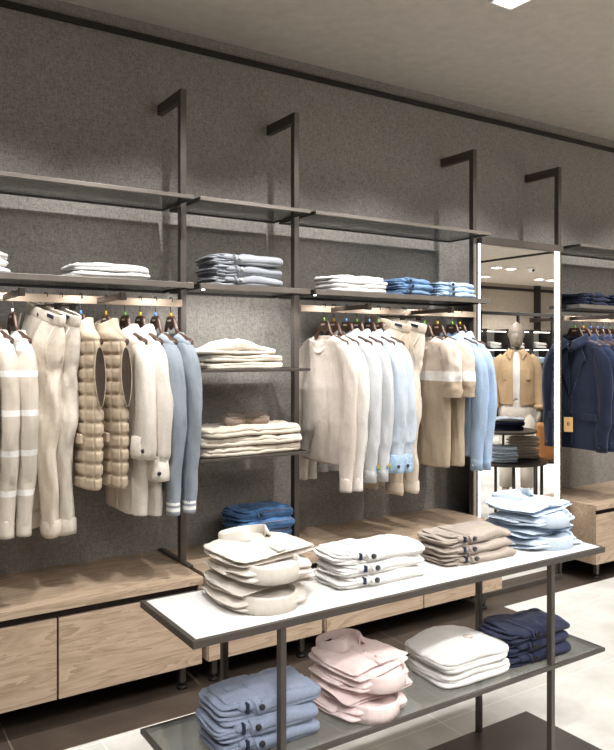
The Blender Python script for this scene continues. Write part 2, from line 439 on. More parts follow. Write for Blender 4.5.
# ------------------------------------------------------------------ folded clothes
def pad(mb, a, b, z0, h, seed, ex=7, n=48, cx=0, cy=0, wav=.004, droop=.0, mi=0, top_amp=.004, hfun=None, pinch=.0, edge=.02, taper=0.):
    """one soft folded layer: rounded edge, gently wavy faces"""
    mid = z0 + h / 2
    def P(th, s, ins, zf):
        c, q = math.cos(th), math.sin(th)
        k = (abs(c) ** ex + abs(q) ** ex) ** (-1 / ex)
        jit = 1 + edge * nz(c * 1.4, q * 1.4, seed * .37, seed) + edge * .5 * nz(c * 4, q * 4, 0, seed + 2)
        x, y = a * k * c * jit, b * k * q * jit
        u, v = x / a, y / b
        if taper: x *= 1 - taper * max(0, (v - .15) / .85) ** 1.4
        if ins:
            x -= math.copysign(min(ins, abs(x)), x) * min(1, abs(u)) ** 3; y -= math.copysign(min(ins, abs(y)), y) * min(1, abs(v)) ** 3
        x *= s; y *= s; u *= s; v *= s
        r = min(1, max(abs(u), abs(v)))
        z = mid + (zf - .5) * h * (1 - pinch * r ** 5)
        z += wav * nz(x * 9, y * 9, z0 * 5, seed * .13) - droop * (abs(u) ** 3 + .8 * abs(v) ** 3)
        if zf > .6: z += top_amp * (nz(x * 18, y * 26, 0, seed + 5) + .6 * nz(x * 45, y * 30, 0, seed + 6)) * (1 if s > .4 else .5)
        if hfun: z += hfun(u, v) * (zf)
        return (x + cx, y + cy, max(z, .0))
    T = [2 * PI * i / n + .17 * math.sin(8 * PI * i / n) for i in range(n)]
    e = h * .5
    prof = [(.25, 0, 0), (.7, 0, 0), (1, e * .9, 0), (1, e * .35, .12), (1, e * .08, .3), (1, 0, .5), (1, e * .08, .7), (1, e * .35, .88), (1, e * .9, 1), (.92, e * .5, 1.0), (.82, 0, 1.01), (.68, 0, 1.02), (.5, 0, 1.03), (.3, 0, 1.03), (.1, 0, 1.03)]
    mb.rings([[P(th, s_, ins, zf) for th in T] for s_, ins, zf in prof], True, True, mi)
    return mb

def fold_trousers(name, label, cat, loc, rz, mat, a=.158, b=.098, T=.044, seed=1, group=None, button='btn_dark', tagm='navytag', stitch=None, top=False):
    """trousers folded small: smooth waistband roll on the right lapping over layered leg folds on the left"""
    r = random.Random(seed * 31 + 5)
    t = thing(name, label, cat, loc, rz, group)
    m = MB(); n = 6; hs = T / n
    for k in range(n):      # leg layers, stepped at the left end
        out = (-.006, .004, -.003, .005, 0, -.010)[k] + r.uniform(-.004, .004)
        pad(m, a * .52 + out, b * (.93 - .03 * (k == 1)) + r.uniform(-.006, .003), k * hs + .0003, hs * .9, seed + k, ex=7, cx=-a * .46 - out * .6, cy=.004, wav=.010, top_amp=.004, pinch=-.2)
    # a rolled hem lying across the upper front of the leg layers
    pad(m, a * .24, b * .86, T * .40, T * .56, seed + 31, ex=6, cx=-a * .46, cy=-.010, wav=.004, top_amp=.003)
    m.build('leg_folds', mat, t)
    w_ = MB()
    pad(w_, a * .69, b * .99, 0.0, T * .5, seed + 11, ex=12, cx=a * .29, cy=.002, wav=.003)
    pad(w_, a * .71, b, T * .30, T * .70, seed + 12, ex=11, cx=a * .29, cy=-.004, wav=.007, top_amp=.008, droop=.006, edge=.014,
        hfun=lambda u, v: .004 * math.sin(u * 5 + seed) * max(0, -v) + .007 * (1 - u * u) * (1 - .5 * v * v))
    wb = w_.build('waistband_roll', mat, t)
    # raised edge of the lapped fly end
    x0 = -a * .41
    MB().tube([(x0, b * .7, T * 1.0), (x0 - .002, -b * .7, T * 1.0), (x0 + .002, -b - .001, T * .9), (x0 + .006, -b - .004, T * .6), (x0 + .012, -b - .003, T * .34)], .0035, 6).build('lapped_edge', mat, wb)
    if stitch:
        MB().box(-a * .2, a * .8, -b - .0065, -b - .003, T * .84, T * .86).build('stitching', stitch, wb, False)
    if button: MB().disc((-a * .27, -b - .0085, T * .62), .0085, .006, 'y', 14).build('button', M[button], t)
    if tagm:
        MB().box(-a * .56, -a * .51, -b * .86 - .016, -b * .8, T * .42, T * .97).build('label_tab', M[tagm], t, False, .0008)
    return t

def collar_mesh(rx, ry, h, seed, leaf=.042, open_=.62, tips=0.):
    mb = MB(); rows = []
    n = 30
    for i in range(n + 1):
        ph = lerp(-PI * (1 - open_ * .25), PI * (1 - open_ * .25), i / n)   # 0 = back of neck (+Y)
        s, c = math.sin(ph), math.cos(ph)
        end = max(0, (abs(ph) / PI - .55) / .4)
        w = 1 + .03 * nz(s, c, 0, seed)
        def q(r, z): return (s * rx * r * w, c * ry * r * w - end * (.03 + tips), z + tips * end * (1.4 if r > 1.0 else 1.0))
        drop = h * (.35 * end)
        lp = 1 + .07 + end * .20
        rows.append([q(.88, 0), q(.93, h * .6), q(.97, h - drop), q(1.02, h * 1.06 - drop), q(1.07, h * .92 - drop), q(lp, h * .45 - drop * .9), q(lp + .05, h * .04), q(lp - .02, h * .02), q(1.0, h * .5 - drop * .8), q(.93, h * .1)])
    mb.rings(rows, True, True)
    return mb

def fold_shirt(name, label, cat, loc, rz, mat, a=.13, b=.135, T=.04, seed=1, group=None, lining=None, collar=True, layers=2, button='btn_pale', tilt=-.10, ch=.046, plk=True):
    r = random.Random(seed * 17 + 3)
    t = thing(name, label, cat, loc, rz, group)
    m = MB(); hs = T / layers
    for k in range(layers):
        pad(m, a + r.uniform(-.012, .006), b + r.uniform(-.012, .004), k * hs + .0004, hs * 1.1, seed + k * 3, ex=13, cx=r.uniform(-.008, .008), cy=r.uniform(-.006, .004), wav=.009, droop=.003 * k, top_amp=.006, pinch=.72, edge=.03, taper=.2 if collar else 0,
            hfun=lambda u, v: .006 * v)
    # folded sleeve strip showing along one side
    pad(m, a * .3, b * .62, T * .3, T * .45, seed + 41, ex=9, cx=a * .70, cy=-b * .3, wav=.006, pinch=.6)
    m.build('shirt_body', mat, t)
    if plk:
        pl = MB(); rows = []
        for i in range(15):
            y = lerp(b * .3, -b * .95, i / 14)
            z = T * 1.04 + .002 + .004 * nz(0, y * 12, 0, seed) - (.004 + T * .12) * (max(0, -y) / b) ** 3
            rows.append([(-.016, y, z - .006), (-.015, y, z), (.015, y, z), (.016, y, z - .006)])
        pl.rings(rows, True, True)
        p_ = pl.build('placket', mat, t)
        for y in (b * .1, -b * .3, -b * .7):
            MB().disc((0, y, T * 1.04 + .002 - T * .12 * (max(0, -y) / b) ** 3), .0048, .0028, 'z', 10).build('button', M[button], p_)
    if collar:
        back = abs(rz) < 1
        c = (collar_mesh(.072, .050, ch * .92, seed, tips=.016) if back else collar_mesh(.080, .064, ch, seed)).build('collar', mat, t)
        c.location = (r.uniform(-.01, .01), b - (.045 if back else .05), T * (.35 if back else .12)); c.rotation_euler = (tilt if not back else -.16, 0, r.uniform(-.12, .12))
        ins = MB().tube([(0, 0, .006), (0, 0, .010)], [(.046, .066), (.044, .064)] if back else [(.058, .072), (.056, .070)], 20, ref=(0, 1, 0))
        ins.build('inner_yoke', lining or mat, c)
        MB().box(-.02, .02, .036 if back else .050, .0385 if back else .0525, .016, .028).build('neck_label', M['navytag'], c, False)
    return t

def fold_sweater(name, label, cat, loc, rz, mat, a=.17, b=.13, T=.04, seed=1, group=None, layers=2, puff=False, hump=0.):
    """knit folded into a soft slab whose front edge is one rolled fold with a sleeve layer inside"""
    r = random.Random(seed * 13 + 1)
    t = thing(name, label, cat, loc, rz, group)
    m = MB(); hs = T / layers
    for k in range(layers):
        pad(m, a + r.uniform(-.012, .004), b + r.uniform(-.008, .002), k * hs + .0004, hs * (1.15 if k < layers - 1 else 1.05), seed + k * 3, ex=6, cx=r.uniform(-.006, .006), wav=.007, top_amp=.007, droop=.004 * k,
            hfun=(lambda u, v: -.006 * abs(math.cos(u * 9 * PI / 2)) ** 8) if puff else ((lambda u, v: hump * math.exp(-((u + .15) / .45) ** 2) - hump * .3 * max(0, -u - .6)) if hump and k == layers - 1 else None), n=72 if puff else 48)
    m.build('garment_body', mat, t)
    # a folded-back sleeve edge peeking between the layers at the left end
    s = MB()
    pad(s, a * .36, b * .8, T * .38, T * .26, seed + 21, ex=3, cx=-a * .60 - .012, cy=-.004, wav=.006)
    s.build('folded_sleeve', mat, t)
    return t

def stack(fn, base, n, dz, labels, rzs=None, jit=.008, seed=1, yo=None, **kw):
    r = random.Random(seed)
    for k in range(n):
        rz = (rzs[k % len(rzs)] if rzs else 0) + r.uniform(-.05, .05)
        loc = (base[0] + r.uniform(-jit, jit), base[1] + (yo[k % len(yo)] if yo else 0) + r.uniform(-jit, jit), base[2] + k * dz)
        fn(loc=loc, rz=rz, label=labels[k], seed=seed * 10 + k, **kw)

# white table top
stack(fold_shirt, (1.075, 1.92, TZ), 4, .042, [
    'beige folded shirt on the white table top, lowest of its stack', 'beige folded shirt second from the bottom of the stack on the white table',
    'beige folded shirt with collar ring facing the front, second from the top', 'beige folded shirt with raised collar, topmost of the stack on the white table'],
    rzs=[PI - .1, .12, PI + .02, .22], seed=3, name='shirt', cat='shirt', mat=C['beige'], lining=C['taupe'], a=.14, b=.122, T=.036, ch=.048, group='beige folded shirts on the table', yo=(-.012, .022))
stack(fold_trousers, (1.475, 1.893, TZ), 3, .037, [
    'white folded trousers with dark button, lowest of three on the table', 'white folded trousers with dark button, middle of three on the table', 'white folded trousers, topmost of three on the table'],
    seed=5, name='trousers', cat='trousers', mat=C['white'], a=.168, b=.086, T=.036, group='white folded trousers on the table')
stack(fold_trousers, (1.91, 1.905, TZ), 3, .034, [
    'taupe folded trousers with dark button, lowest of three on the table', 'taupe folded trousers with dark button, middle of three on the table', 'taupe folded trousers, topmost of three on the table'],
    seed=8, name='trousers', cat='trousers', mat=C['taupe'], a=.162, b=.084, T=.033, group='taupe folded trousers on the table')
stack(fold_shirt, (2.285, 1.925, TZ), 4, .041, [
    'pale blue folded shirt at the right end of the white table, lowest of its stack', 'pale blue folded shirt second from the bottom at the right table end',
    'pale blue folded shirt second from the top at the right table end', 'pale blue folded shirt with raised collar, topmost at the right table end'],
    rzs=[PI - .05, .08, PI + .05, .2], seed=9, name='shirt', cat='shirt', mat=C['blueshirt'], a=.152, b=.118, T=.034, ch=.045, group='pale blue folded shirts on the table', yo=(-.012, .022))
# glass shelf
stack(fold_trousers, (1.048, 1.862, LZ), 3, .050, [
    'grey-blue folded chinos on the glass shelf, lowest of three', 'grey-blue folded chinos on the glass shelf, middle of three', 'grey-blue folded chinos on the glass shelf, topmost of three'],
    seed=12, name='trousers', cat='trousers', mat=C['chino'], a=.158, b=.088, T=.049, group='grey-blue folded chinos on the glass shelf')
stack(fold_shirt, (1.42, 1.875, LZ), 4, .041, [
    'pale pink folded shirt on the glass shelf, lowest of its stack', 'pale pink folded shirt second from the bottom on the glass shelf',
    'pale pink folded shirt with its collar ring facing the front, second from the top', 'pale pink folded shirt with raised collar, topmost on the glass shelf'],
    rzs=[PI - .05, .1, PI + .05, .15], seed=15, name='shirt', cat='shirt', mat=C['pink'], a=.134, b=.122, T=.036, ch=.05, group='pale pink folded shirts on the glass shelf', yo=(-.012, .022))
stack(fold_sweater, (1.85, 1.885, LZ), 2, .050, [
    'white folded sweatshirt on the glass shelf under another white one', 'white folded sweatshirt with a chest patch, upper of two on the glass shelf'],
    seed=18, name='sweatshirt', cat='sweatshirt', mat=C['white'], a=.155, b=.125, T=.048, layers=3, hump=.016, group='white folded sweatshirts on the glass shelf')
stack(fold_trousers, (2.145, 1.845, LZ), 3, .042, [
    'navy folded jeans on the glass shelf, lowest of three', 'navy folded jeans on the glass shelf, middle of three', 'navy folded jeans on the glass shelf, topmost of three'],
    seed=21, name='jeans', cat='jeans', mat=C['navyd'], a=.16, b=.088, T=.041, button='hook', tagm=None, group='navy folded jeans on the glass shelf')
# bench jeans
stack(fold_trousers, (1.845, 3.30, .51), 4, .052, [
    'blue denim jeans folded on the oak bench, lowest of four', 'blue denim jeans folded on the bench, second from the bottom', 'blue denim jeans folded on the bench, second from the top', 'blue denim jeans folded on the bench, topmost of four'],
    rzs=[.06], seed=24, name='jeans', cat='jeans', mat=C['denim'], a=.165, b=.10, T=.051, button='hook', tagm=None, stitch=plain('ochre stitching', 'b98a4a', .8), group='blue jeans on the oak bench')
# eye height shelves
stack(fold_sweater, (.47, 3.24, SH), 3, .028, [
    'white folded top at the left photo edge, lowest of three', 'white folded top at the left photo edge, middle of three', 'white folded top at the left photo edge, topmost of three'],
    seed=30, name='folded_top', cat='folded top', mat=C['white'], a=.16, b=.14, T=.026, group='white tops at the left end of the eye height shelf')
stack(fold_sweater, (1.045, 3.24, SH), 2, .033, [
    'white folded top on the eye height shelf over the vests, lower of two', 'white folded top on the eye height shelf over the vests, upper of two'],
    seed=33, name='folded_top', cat='folded top', mat=C['white'], a=.175, b=.14, T=.031, group='white tops over the vests')
stack(fold_trousers, (1.70, 3.23, SH), 3, .05, [
    'grey folded trousers on the short shelf, lowest of three', 'grey folded trousers on the short shelf, middle of three', 'grey folded trousers on the short shelf, topmost of three'],
    seed=36, name='trousers', cat='trousers', mat=C['greyknit'], a=.19, b=.12, T=.048, button='btn_pale', tagm=None, group='grey folded trousers on the short shelf')
stack(fold_sweater, (1.70, 3.22, 1.42), 2, .034, [
    'cream folded sweater on the thin short shelf, lowest of three', 'cream folded sweater on the thin short shelf, middle of three'],
    seed=39, name='sweater', cat='sweater', mat=C['creamk'], a=.205, b=.125, T=.033, group='cream sweaters on the thin shelf')
fold_sweater('sweater', 'cream folded sweater with draped top, topmost of three', 'sweater', (1.67, 3.22, 1.488), .03, C['creamk'], a=.19, b=.125, T=.034, seed=396, hump=.035, group='cream sweaters on the thin shelf')
stack(fold_sweater, (1.738, 3.23, 1.01), 3, .046, [
    'cream quilted jacket folded on the lowest wall shelf, bottom of three', 'cream quilted jacket folded on the lowest wall shelf, middle of three', 'cream quilted jacket with brown collar folded on top of two others'],
    jit=.002, seed=42, name='quilted_jacket', cat='jacket', mat=C['creamk'], a=.275, b=.135, T=.044, puff=True, group='quilted jackets on the lowest wall shelf')
for o in list(COL.objects):
    if o.get('label', '').startswith('cream quilted jacket with brown'):
        for k, (px, rot) in enumerate(((-.06, .5), (.06, -.6))):
            m = MB(); pad(m, .078, .042, 0, .045, 77 + k, ex=3)
            q = m.build('collar', C['brown'], o); q['label'] = 'brown corduroy collar'
            q.location = (px, .01, .046); q.rotation_euler = (.35, 0, rot)
    if o.get('label', '').startswith('white folded sweatshirt with a chest'):
        m = MB().tube([(.03, -.02, .0605), (.03, -.02, .067)], [(.02, .016), (.018, .014)], 16)
        m.build('chest_patch', C['sand'], o)
stack(fold_sweater, (2.38, 3.23, SH), 4, .021, [
    'white folded top left of the blue folds, lowest of four', 'white folded top left of the blue folds, second from the bottom', 'white folded top left of the blue folds, second from the top', 'white folded top left of the blue folds, topmost of four'],
    seed=45, name='folded_top', cat='folded top', mat=C['white'], a=.175, b=.13, T=.02, layers=1, group='white tops beside the blue folds')
stack(fold_trousers, (2.74, 3.23, SH), 3, .031, [
    'mid blue folded jeans on the eye height shelf, lowest of three', 'mid blue folded jeans on the eye height shelf, middle of three', 'mid blue folded jeans on the eye height shelf, topmost of three'],
    seed=48, name='jeans', cat='jeans', mat=C['denim2'], a=.125, b=.12, T=.03, button='hook', tagm=None, group='mid blue jeans on the eye height shelf')
stack(fold_trousers, (3.06, 3.23, SH), 3, .029, [
    'light blue folded jeans beside the mirror, lowest of three', 'light blue folded jeans beside the mirror, middle of three', 'light blue folded jeans beside the mirror, topmost of three'],
    seed=51, name='jeans', cat='jeans', mat=C['ltdenim'], a=.15, b=.12, T=.028, button='hook', tagm=None, group='light blue jeans beside the mirror')
stack(fold_trousers, (4.33, 3.23, SH), 3, .026, [
    'dark navy folded trousers over the suits, lowest of the nearer stack', 'dark navy folded trousers over the suits, middle of the nearer stack', 'dark navy folded trousers over the suits, topmost of the nearer stack'],
    seed=54, name='trousers', cat='trousers', mat=C['navy'], a=.15, b=.12, T=.025, tagm=None, group='dark navy trousers over the suits')
stack(fold_trousers, (4.68, 3.23, SH), 3, .026, [
    'mid navy folded trousers at the right photo edge, lowest of three', 'mid navy folded trousers at the right photo edge, middle of three', 'mid navy folded trousers at the right photo edge, topmost of three'],
    seed=57, name='trousers', cat='trousers', mat=C['navy2'], a=.15, b=.12, T=.025, tagm=None, group='mid navy trousers at the right photo edge')

# ------------------------------------------------------------------ hangers
def wood_hanger(loc, rz, tab, label, group):
    t = thing('clothes_hanger', label, 'hanger', loc, rz, group)
    pts = [(0, .017 * math.cos(lerp(3.4, -.9, i / 14)), -.011 + .017 * math.sin(lerp(3.4, -.9, i / 14))) for i in range(15)]
    MB().tube(pts + [(0, .008, -.038), (0, .002, -.05), (0, 0, -.062), (0, 0, -.09)], .0021, 8, ref=(1, 0, 0)).build('hook', M['hook'], t)
    MB().tube([(0, 0, -.088), (0, .0, -.066)], .0055, 8).build('size_tab', M['tab_' + tab], t)
    rings = []
    for i in range(37):
        u = lerp(-1, 1, i / 36); y = u * .195; au = abs(u)
        k1 = min(1, max(0, (au - .17) / .22)); k1 = k1 * k1 * (3 - 2 * k1)
        zt_ = -.082 - .066 * k1 - .045 * max(0, au - .36) / .64      # top line: block, then sloping arms
        zb_ = lerp(-.146, zt_ - .030, min(1, au / .4))
        z = (zt_ + zb_) / 2; hz = (zt_ - zb_) / 2
        hx = lerp(.008, .022, max(0, (au - .35) / .65) ** 1.3)
        if au > .93: k = math.sqrt(max(0, 1 - ((au - .93) / .075) ** 2)); hx *= k; hz *= k
        rings.append([(hx * math.copysign(abs(math.cos(2 * PI * j / 12)) ** .7, math.cos(2 * PI * j / 12)) + .012 * au * au, y, z + hz * math.copysign(abs(math.sin(2 * PI * j / 12)) ** .7, math.sin(2 * PI * j / 12))) for j in range(12)])
    MB().rings(rings).build('wooden_yoke', M['hwood'], t)
    MB().box(-.0106, -.0078, -.016, .016, -.106, -.098).build('printed_mark', M['logo'], t, False)
    return t

def clip_hanger(loc, rz, label, group):
    t = thing('clip_hanger', label, 'hanger', loc, rz, group)
    pts = [(0, .015 * math.cos(lerp(3.4, -.9, i / 12)), -.011 + .015 * math.sin(lerp(3.4, -.9, i / 12))) for i in range(13)]
    MB().tube(pts + [(0, .003, -.045), (0, 0, -.05), (0, 0, -.056)], .002, 8).build('hook', M['hook'], t)
    MB().tube([(0, -.14, -.052), (0, 0, -.05), (0, .14, -.048)], .004, 8).build('cross_bar', M['hook'], t)
    for y in (-.1, .1):
        MB().box(-.009, .009, y - .012, y + .012, -.072, -.046).build('clip', M['hook'], t, False, .001)
    return t

# ------------------------------------------------------------------ hanging garments (front faces local -X, near side is local -Y)
def ring_body(seed, prof, rows, n=44, amp=.010, ex=2.6, quilt=0, dip=0., armhole=False, skew=0):
    zt, zb = prof[0][0], prof[-1][0]
    out = []; mats = []
    for i in range(rows + 1):
        f = i / rows
        z, hw, th = prof_at(prof, f)
        g = min(1, max(0, (zt - z - .06) / .35))
        ring = []
        for j in range(n):
            a = 2 * PI * j / n; c, s = math.cos(a), math.sin(a)
            y = hw * math.copysign(abs(c) ** (2 / ex), c); x = th * math.copysign(abs(s) ** (2 / ex), s)
            k = amp * g * (nz(y * 16, (1 if s > 0 else -1) * 3, z * 2.2, seed) + .6 * nz(y * 34, (1 if s > 0 else -1) * 3, z * 4, seed + 3)) + .004 * nz(y * 20, s, z * 14, seed + 9)
            if quilt:
                q = abs(math.sin(PI * (z - zt) / quilt)) ** .55
                k += .012 * (q - .55)
            x += math.copysign(k, s) if abs(s) > .12 else 0
            y += k * c * .6
            zz = z - dip * max(0, -s) ** .5 * max(0, 1 - f * 3.6) * max(0, 1 - (y / .11) ** 2)
            zz += .006 * nz(y * 6, 0, 0, seed + 2) * g
            ring.append((x + skew * (zt - z), y, zz))
        out.append(ring)
    return out

def sleeve_rings(seed, side, path, rad, rows=26, n=20, amp=.006):
    out = []
    P = [Vector(prof_at(path, i / rows)) for i in range(rows + 1)]
    for i in range(rows + 1):
        f = i / rows
        t = (P[min(i + 1, rows)] - P[max(i - 1, 0)]).normalized()
        a = Vector((1, 0, 0)); a = (a - t * t.x).normalized(); c = t.cross(a)
        rx, ry = prof_at(rad, f)
        ring = []
        for j in range(n):
            th = 2 * PI * j / n
            k = 1 + amp / .05 * (nz(math.cos(th) * 1.3, math.sin(th) * 1.3, f * 5, seed + 20) + .6 * nz(math.cos(th) * 2.2, math.sin(th) * 2.2, f * 9 + th * .6, seed + 21) + .7 * (.35 - abs(nz(math.cos(th) * 1.6, math.sin(th) * 1.6, f * 7 - th * .5, seed + 22)))) * min(1, f * 3) * min(1, (1 - f) * 5 + .12)
            ring.append(P[i] + a * (rx * k * math.cos(th)) + c * (ry * k * math.sin(th)))
        out.append(ring)
    return out

def hung_top(name, label, cat, x, mat, seed, rz=.14, group=None, L=.72, sl=.70, style='sweater', th=.034, cuffmat=None, hw=.205, rail_y=RY, tail=0, z=RZ, embroider=False):
    t = thing(name, label, cat, (x, rail_y, z), rz, group)
    L -= .008
    r = random.Random(seed)
    zt = -.160 if style in ('sweater', 'tee') else -.164; zh = zt - L
    prof = [(zt, .100 if style in ('sweater', 'tee') else .072, .036), (zt - .007, .125, .037), (zt - .022, .165, .036), (zt - .05, hw, .034), (zt - .16, hw + .004, th), (zt - .30, hw + .002, th + .006), (zt - .48, hw + .004, th + .008), (zt - L * .86, hw + .003, th + .009), (zh, hw - .004, th + .006)]
    rows = ring_body(seed, prof, 54, amp=.017, dip=.075 if style in ('sweater', 'tee') else .03)
    inner = [[(p[0] * .86, p[1] * .86, p[2] - .012) for p in rows[0]], [(p[0] * .7, p[1] * .75, p[2] - .07) for p in rows[0]]]
    bott = [[(p[0] * .9, p[1] * .95, p[2] + .004) for p in rows[-1]], [(p[0] * .6, p[1] * .85, p[2] + .05) for p in rows[-1]]]
    MB().rings(list(reversed(inner)) + rows + bott, True, True).build('body', mat, t)
    for s in (-1, 1):
        o = .004 * r.uniform(-1, 1)
        if style == 'tee':
            path = [(0, s * (hw - .045), zt - .042), (0, s * (hw + .01), zt - .09), (-.002, s * (hw + .028), zt - .18), (-.004, s * (hw + .03), zt - .27), (-.004, s * (hw + .03), zt - .33)]
            rad = [(.034, .04), (.044, .058), (.046, .06), (.045, .058), (.045, .057)]
        else:
            path = [(0, s * (hw - .10), zt - .036), (.0, s * (hw - .03), zt - .070), (.002, s * (hw + .010), zt - .16), (.004 + o, s * (hw + .024), zt - .33), (.002 + o, s * (hw + .020), zt - .5), (-.004 + o, s * (hw + .012), zt - .5 - (sl - .5) * .6), (-.006 + o, s * (hw + .01), zt - .066 - sl)]
            rad = [(.020, .014), (.033, .034), (.038, .054), (.036, .054), (.034, .050), (.032, .045), (.026, .036)]
            if style == 'shirt_rolled': rad = [(.020, .014), (.033, .034), (.038, .054), (.038, .056), (.038, .055), (.038, .053), (.038, .050)]
        rr = sleeve_rings(seed + (5 if s > 0 else 0), s, path, rad, rows=38, n=24, amp=.012)
        endc = [[Vector(p).lerp(sum((Vector(q) for q in rr[-1]), Vector()) / len(rr[-1]), .35) + Vector((0, 0, .03)) for p in rr[-1]]]
        sv = MB().rings(rr + endc, True, True).build('sleeve', mat, t)
        pe = Vector(path[-1])
        if style in ('sweater',):
            cf = MB(); cf.tube([pe + Vector((0, 0, .058)), pe + Vector((0, 0, .05)), pe + Vector((0, 0, .0)), pe + Vector((0, 0, -.012)), pe + Vector((0, 0, -.006))], [(.0265, .037), (.0282, .0395), (.028, .039), (.0275, .0385), (.018, .024)], 20)
            cf.build('cuff', cuffmat or mat, sv)
        if style == 'shirt' or style == 'jacket':
            cf = MB().tube([pe + Vector((0, 0, .05)), pe + Vector((0, 0, .045)), pe + Vector((0, 0, -.015)), pe + Vector((0, 0, -.008))], [(.027, .037), (.029, .040), (.030, .0405), (.02, .026)], 18)
            cf.build('cuff', cuffmat or mat, sv)
            MB().disc((pe.x - .033, pe.y, pe.z + .015), .006, .003, 'x', 10).build('button', M['btn_pale' if style == 'shirt' else 'btn_dark'], sv)
        if embroider and s < 0:
            for k, cl_ in enumerate(('blue', 'yellow', 'green')):
                MB().box(-.006 + k * .009, .001 + k * .009, pe.y - .047, pe.y - .036, pe.z + .05 + (k % 2) * .008, pe.z + .07 + (k % 2) * .008).build('embroidery', M['tab_' + cl_], sv, False)
        if style == 'shirt_rolled':
            cf = MB()
            zz = pe.z + .01; hh = .045
            cf.tube([(pe.x, pe.y, zz + hh + .002), (pe.x, pe.y, zz + hh), (pe.x, pe.y, zz + hh * .35), (pe.x, pe.y, zz + hh * .25), (pe.x, pe.y, zz - hh * .6), (pe.x, pe.y, zz - hh), (pe.x, pe.y, zz - hh - .003)],
                    [(.036, .049), (.041, .056), (.043, .059), (.045, .061), (.046, .063), (.045, .062), (.034, .046)], 22)
            cf.build('rolled_cuff', cuffmat or mat, sv)
            MB().disc((pe.x - .02, pe.y - s * .0 + (-.062 if s < 0 else .058), pe.z + .0), .009, .004, 'y', 12).build('button', M['btn_dark'], sv)
    if style in ('sweater', 'tee'):      # ribbed neck band
        rg = rows[0]; nb = MB()
        def sc(k, dz): return [(p[0] * k, p[1] * k, p[2] + dz) for p in rg]
        nb.rings([sc(1.06, -.014), sc(1.08, -.004), sc(1.0, .006), sc(.9, .006), sc(.86, -.006), sc(.88, -.02)], False, False)
        nb.build('neck_band', cuffmat if (cuffmat and style == 'tee') else mat, t)
        if style == 'sweater':
            rg2 = rows[-1]
            def s2(k, dz, e=0): return [(p[0] * k, p[1] * k, p[2] + dz) for p in rg2]
            MB().rings([s2(1.0, .065), s2(1.02, .06), s2(.99, .03), s2(.97, 0), s2(.96, -.006), s2(.85, .0)], False, False).build('hem_band', mat, t)
    else:                               # turned-down collar, front placket
        cm = MB(); rws = []
        for i in range(25):
            ph = lerp(-PI * .93, PI * .93, i / 24)     # 0 = back (+X)
            s_, c_ = math.sin(ph), math.cos(ph); end = max(0, (abs(ph) / PI - .5) / .43)
            def q(k, z, d=0): return (.050 * k * c_ - .018 * end * d, .085 * k * s_, zt + .008 + z * 1.0 - end * .045)
            rws.append([q(.9, -.02), q(.92, .02), q(.98, .038), q(1.08, .03, .3), q(1.28, -.004, 1.0), q(1.34 + .25 * end, -.022 - .02 * end, 1.6), q(1.1, -.012, .8)])
        cm.rings(rws, True, True).build('collar', mat, t)
        pk = MB(); rws = []
        for i in range(24):
            z = lerp(zt - .045, zh + .01, i / 23); tt = (i / 23)
            xf = -prof_at(prof, min(1, max(0, (zt - z) / L)))[2] - .006
            xf = -(.046 if tt < .05 else th + .013)
            rws.append([(xf + .006, -.018, z), (xf - .002, -.016, z), (xf - .002, .016, z), (xf + .006, .018, z)])
        p2 = pk.rings(rws, True, True).build('placket' if 'shirt' in style else 'front_facing', mat, t)
        for k in range(6 if 'shirt' in style else 2):
            z = zt - .1 - k * .095 if 'shirt' in style else zt - .38 - k * .1
            MB().disc((-th - .019, 0, z), .0055, .004, 'x', 10).build('button', M['btn_pale' if 'shirt' in style else 'btn_dark'], p2)
        if style == 'jacket':
            for s in (-1, 1):
                lp = MB(); xx = -th - .014
                lp.rings([[(xx + .004, s * .05, zt - .02), (xx - .004, s * .05, zt - .02)], [(xx, s * .105, zt - .12), (xx - .008, s * .105, zt - .12)], [(xx, s * .085, zt - .14), (xx - .008, s * .085, zt - .14)], [(xx, s * .012, zt - .34), (xx - .006, s * .012, zt - .34)]], False, False, closed=False)
                lap = MB()
                A = [(.03, -.012), (.075, -.03), (.115, -.13), (.09, -.145), (.012, -.36), (.004, -.3)]
                lap.rings([[(xx + .006, s * y, zt + z) for y, z in A], [(xx - .006, s * y, zt + z) for y, z in A]])
                lap.build('lapel', mat, t, False, .002)
                MB().box(xx - .004, xx + .01, s * .13 - .06, s * .13 + .06, zt - .53, zt - .485).build('pocket_flap', mat, t, False, .003)
    return t

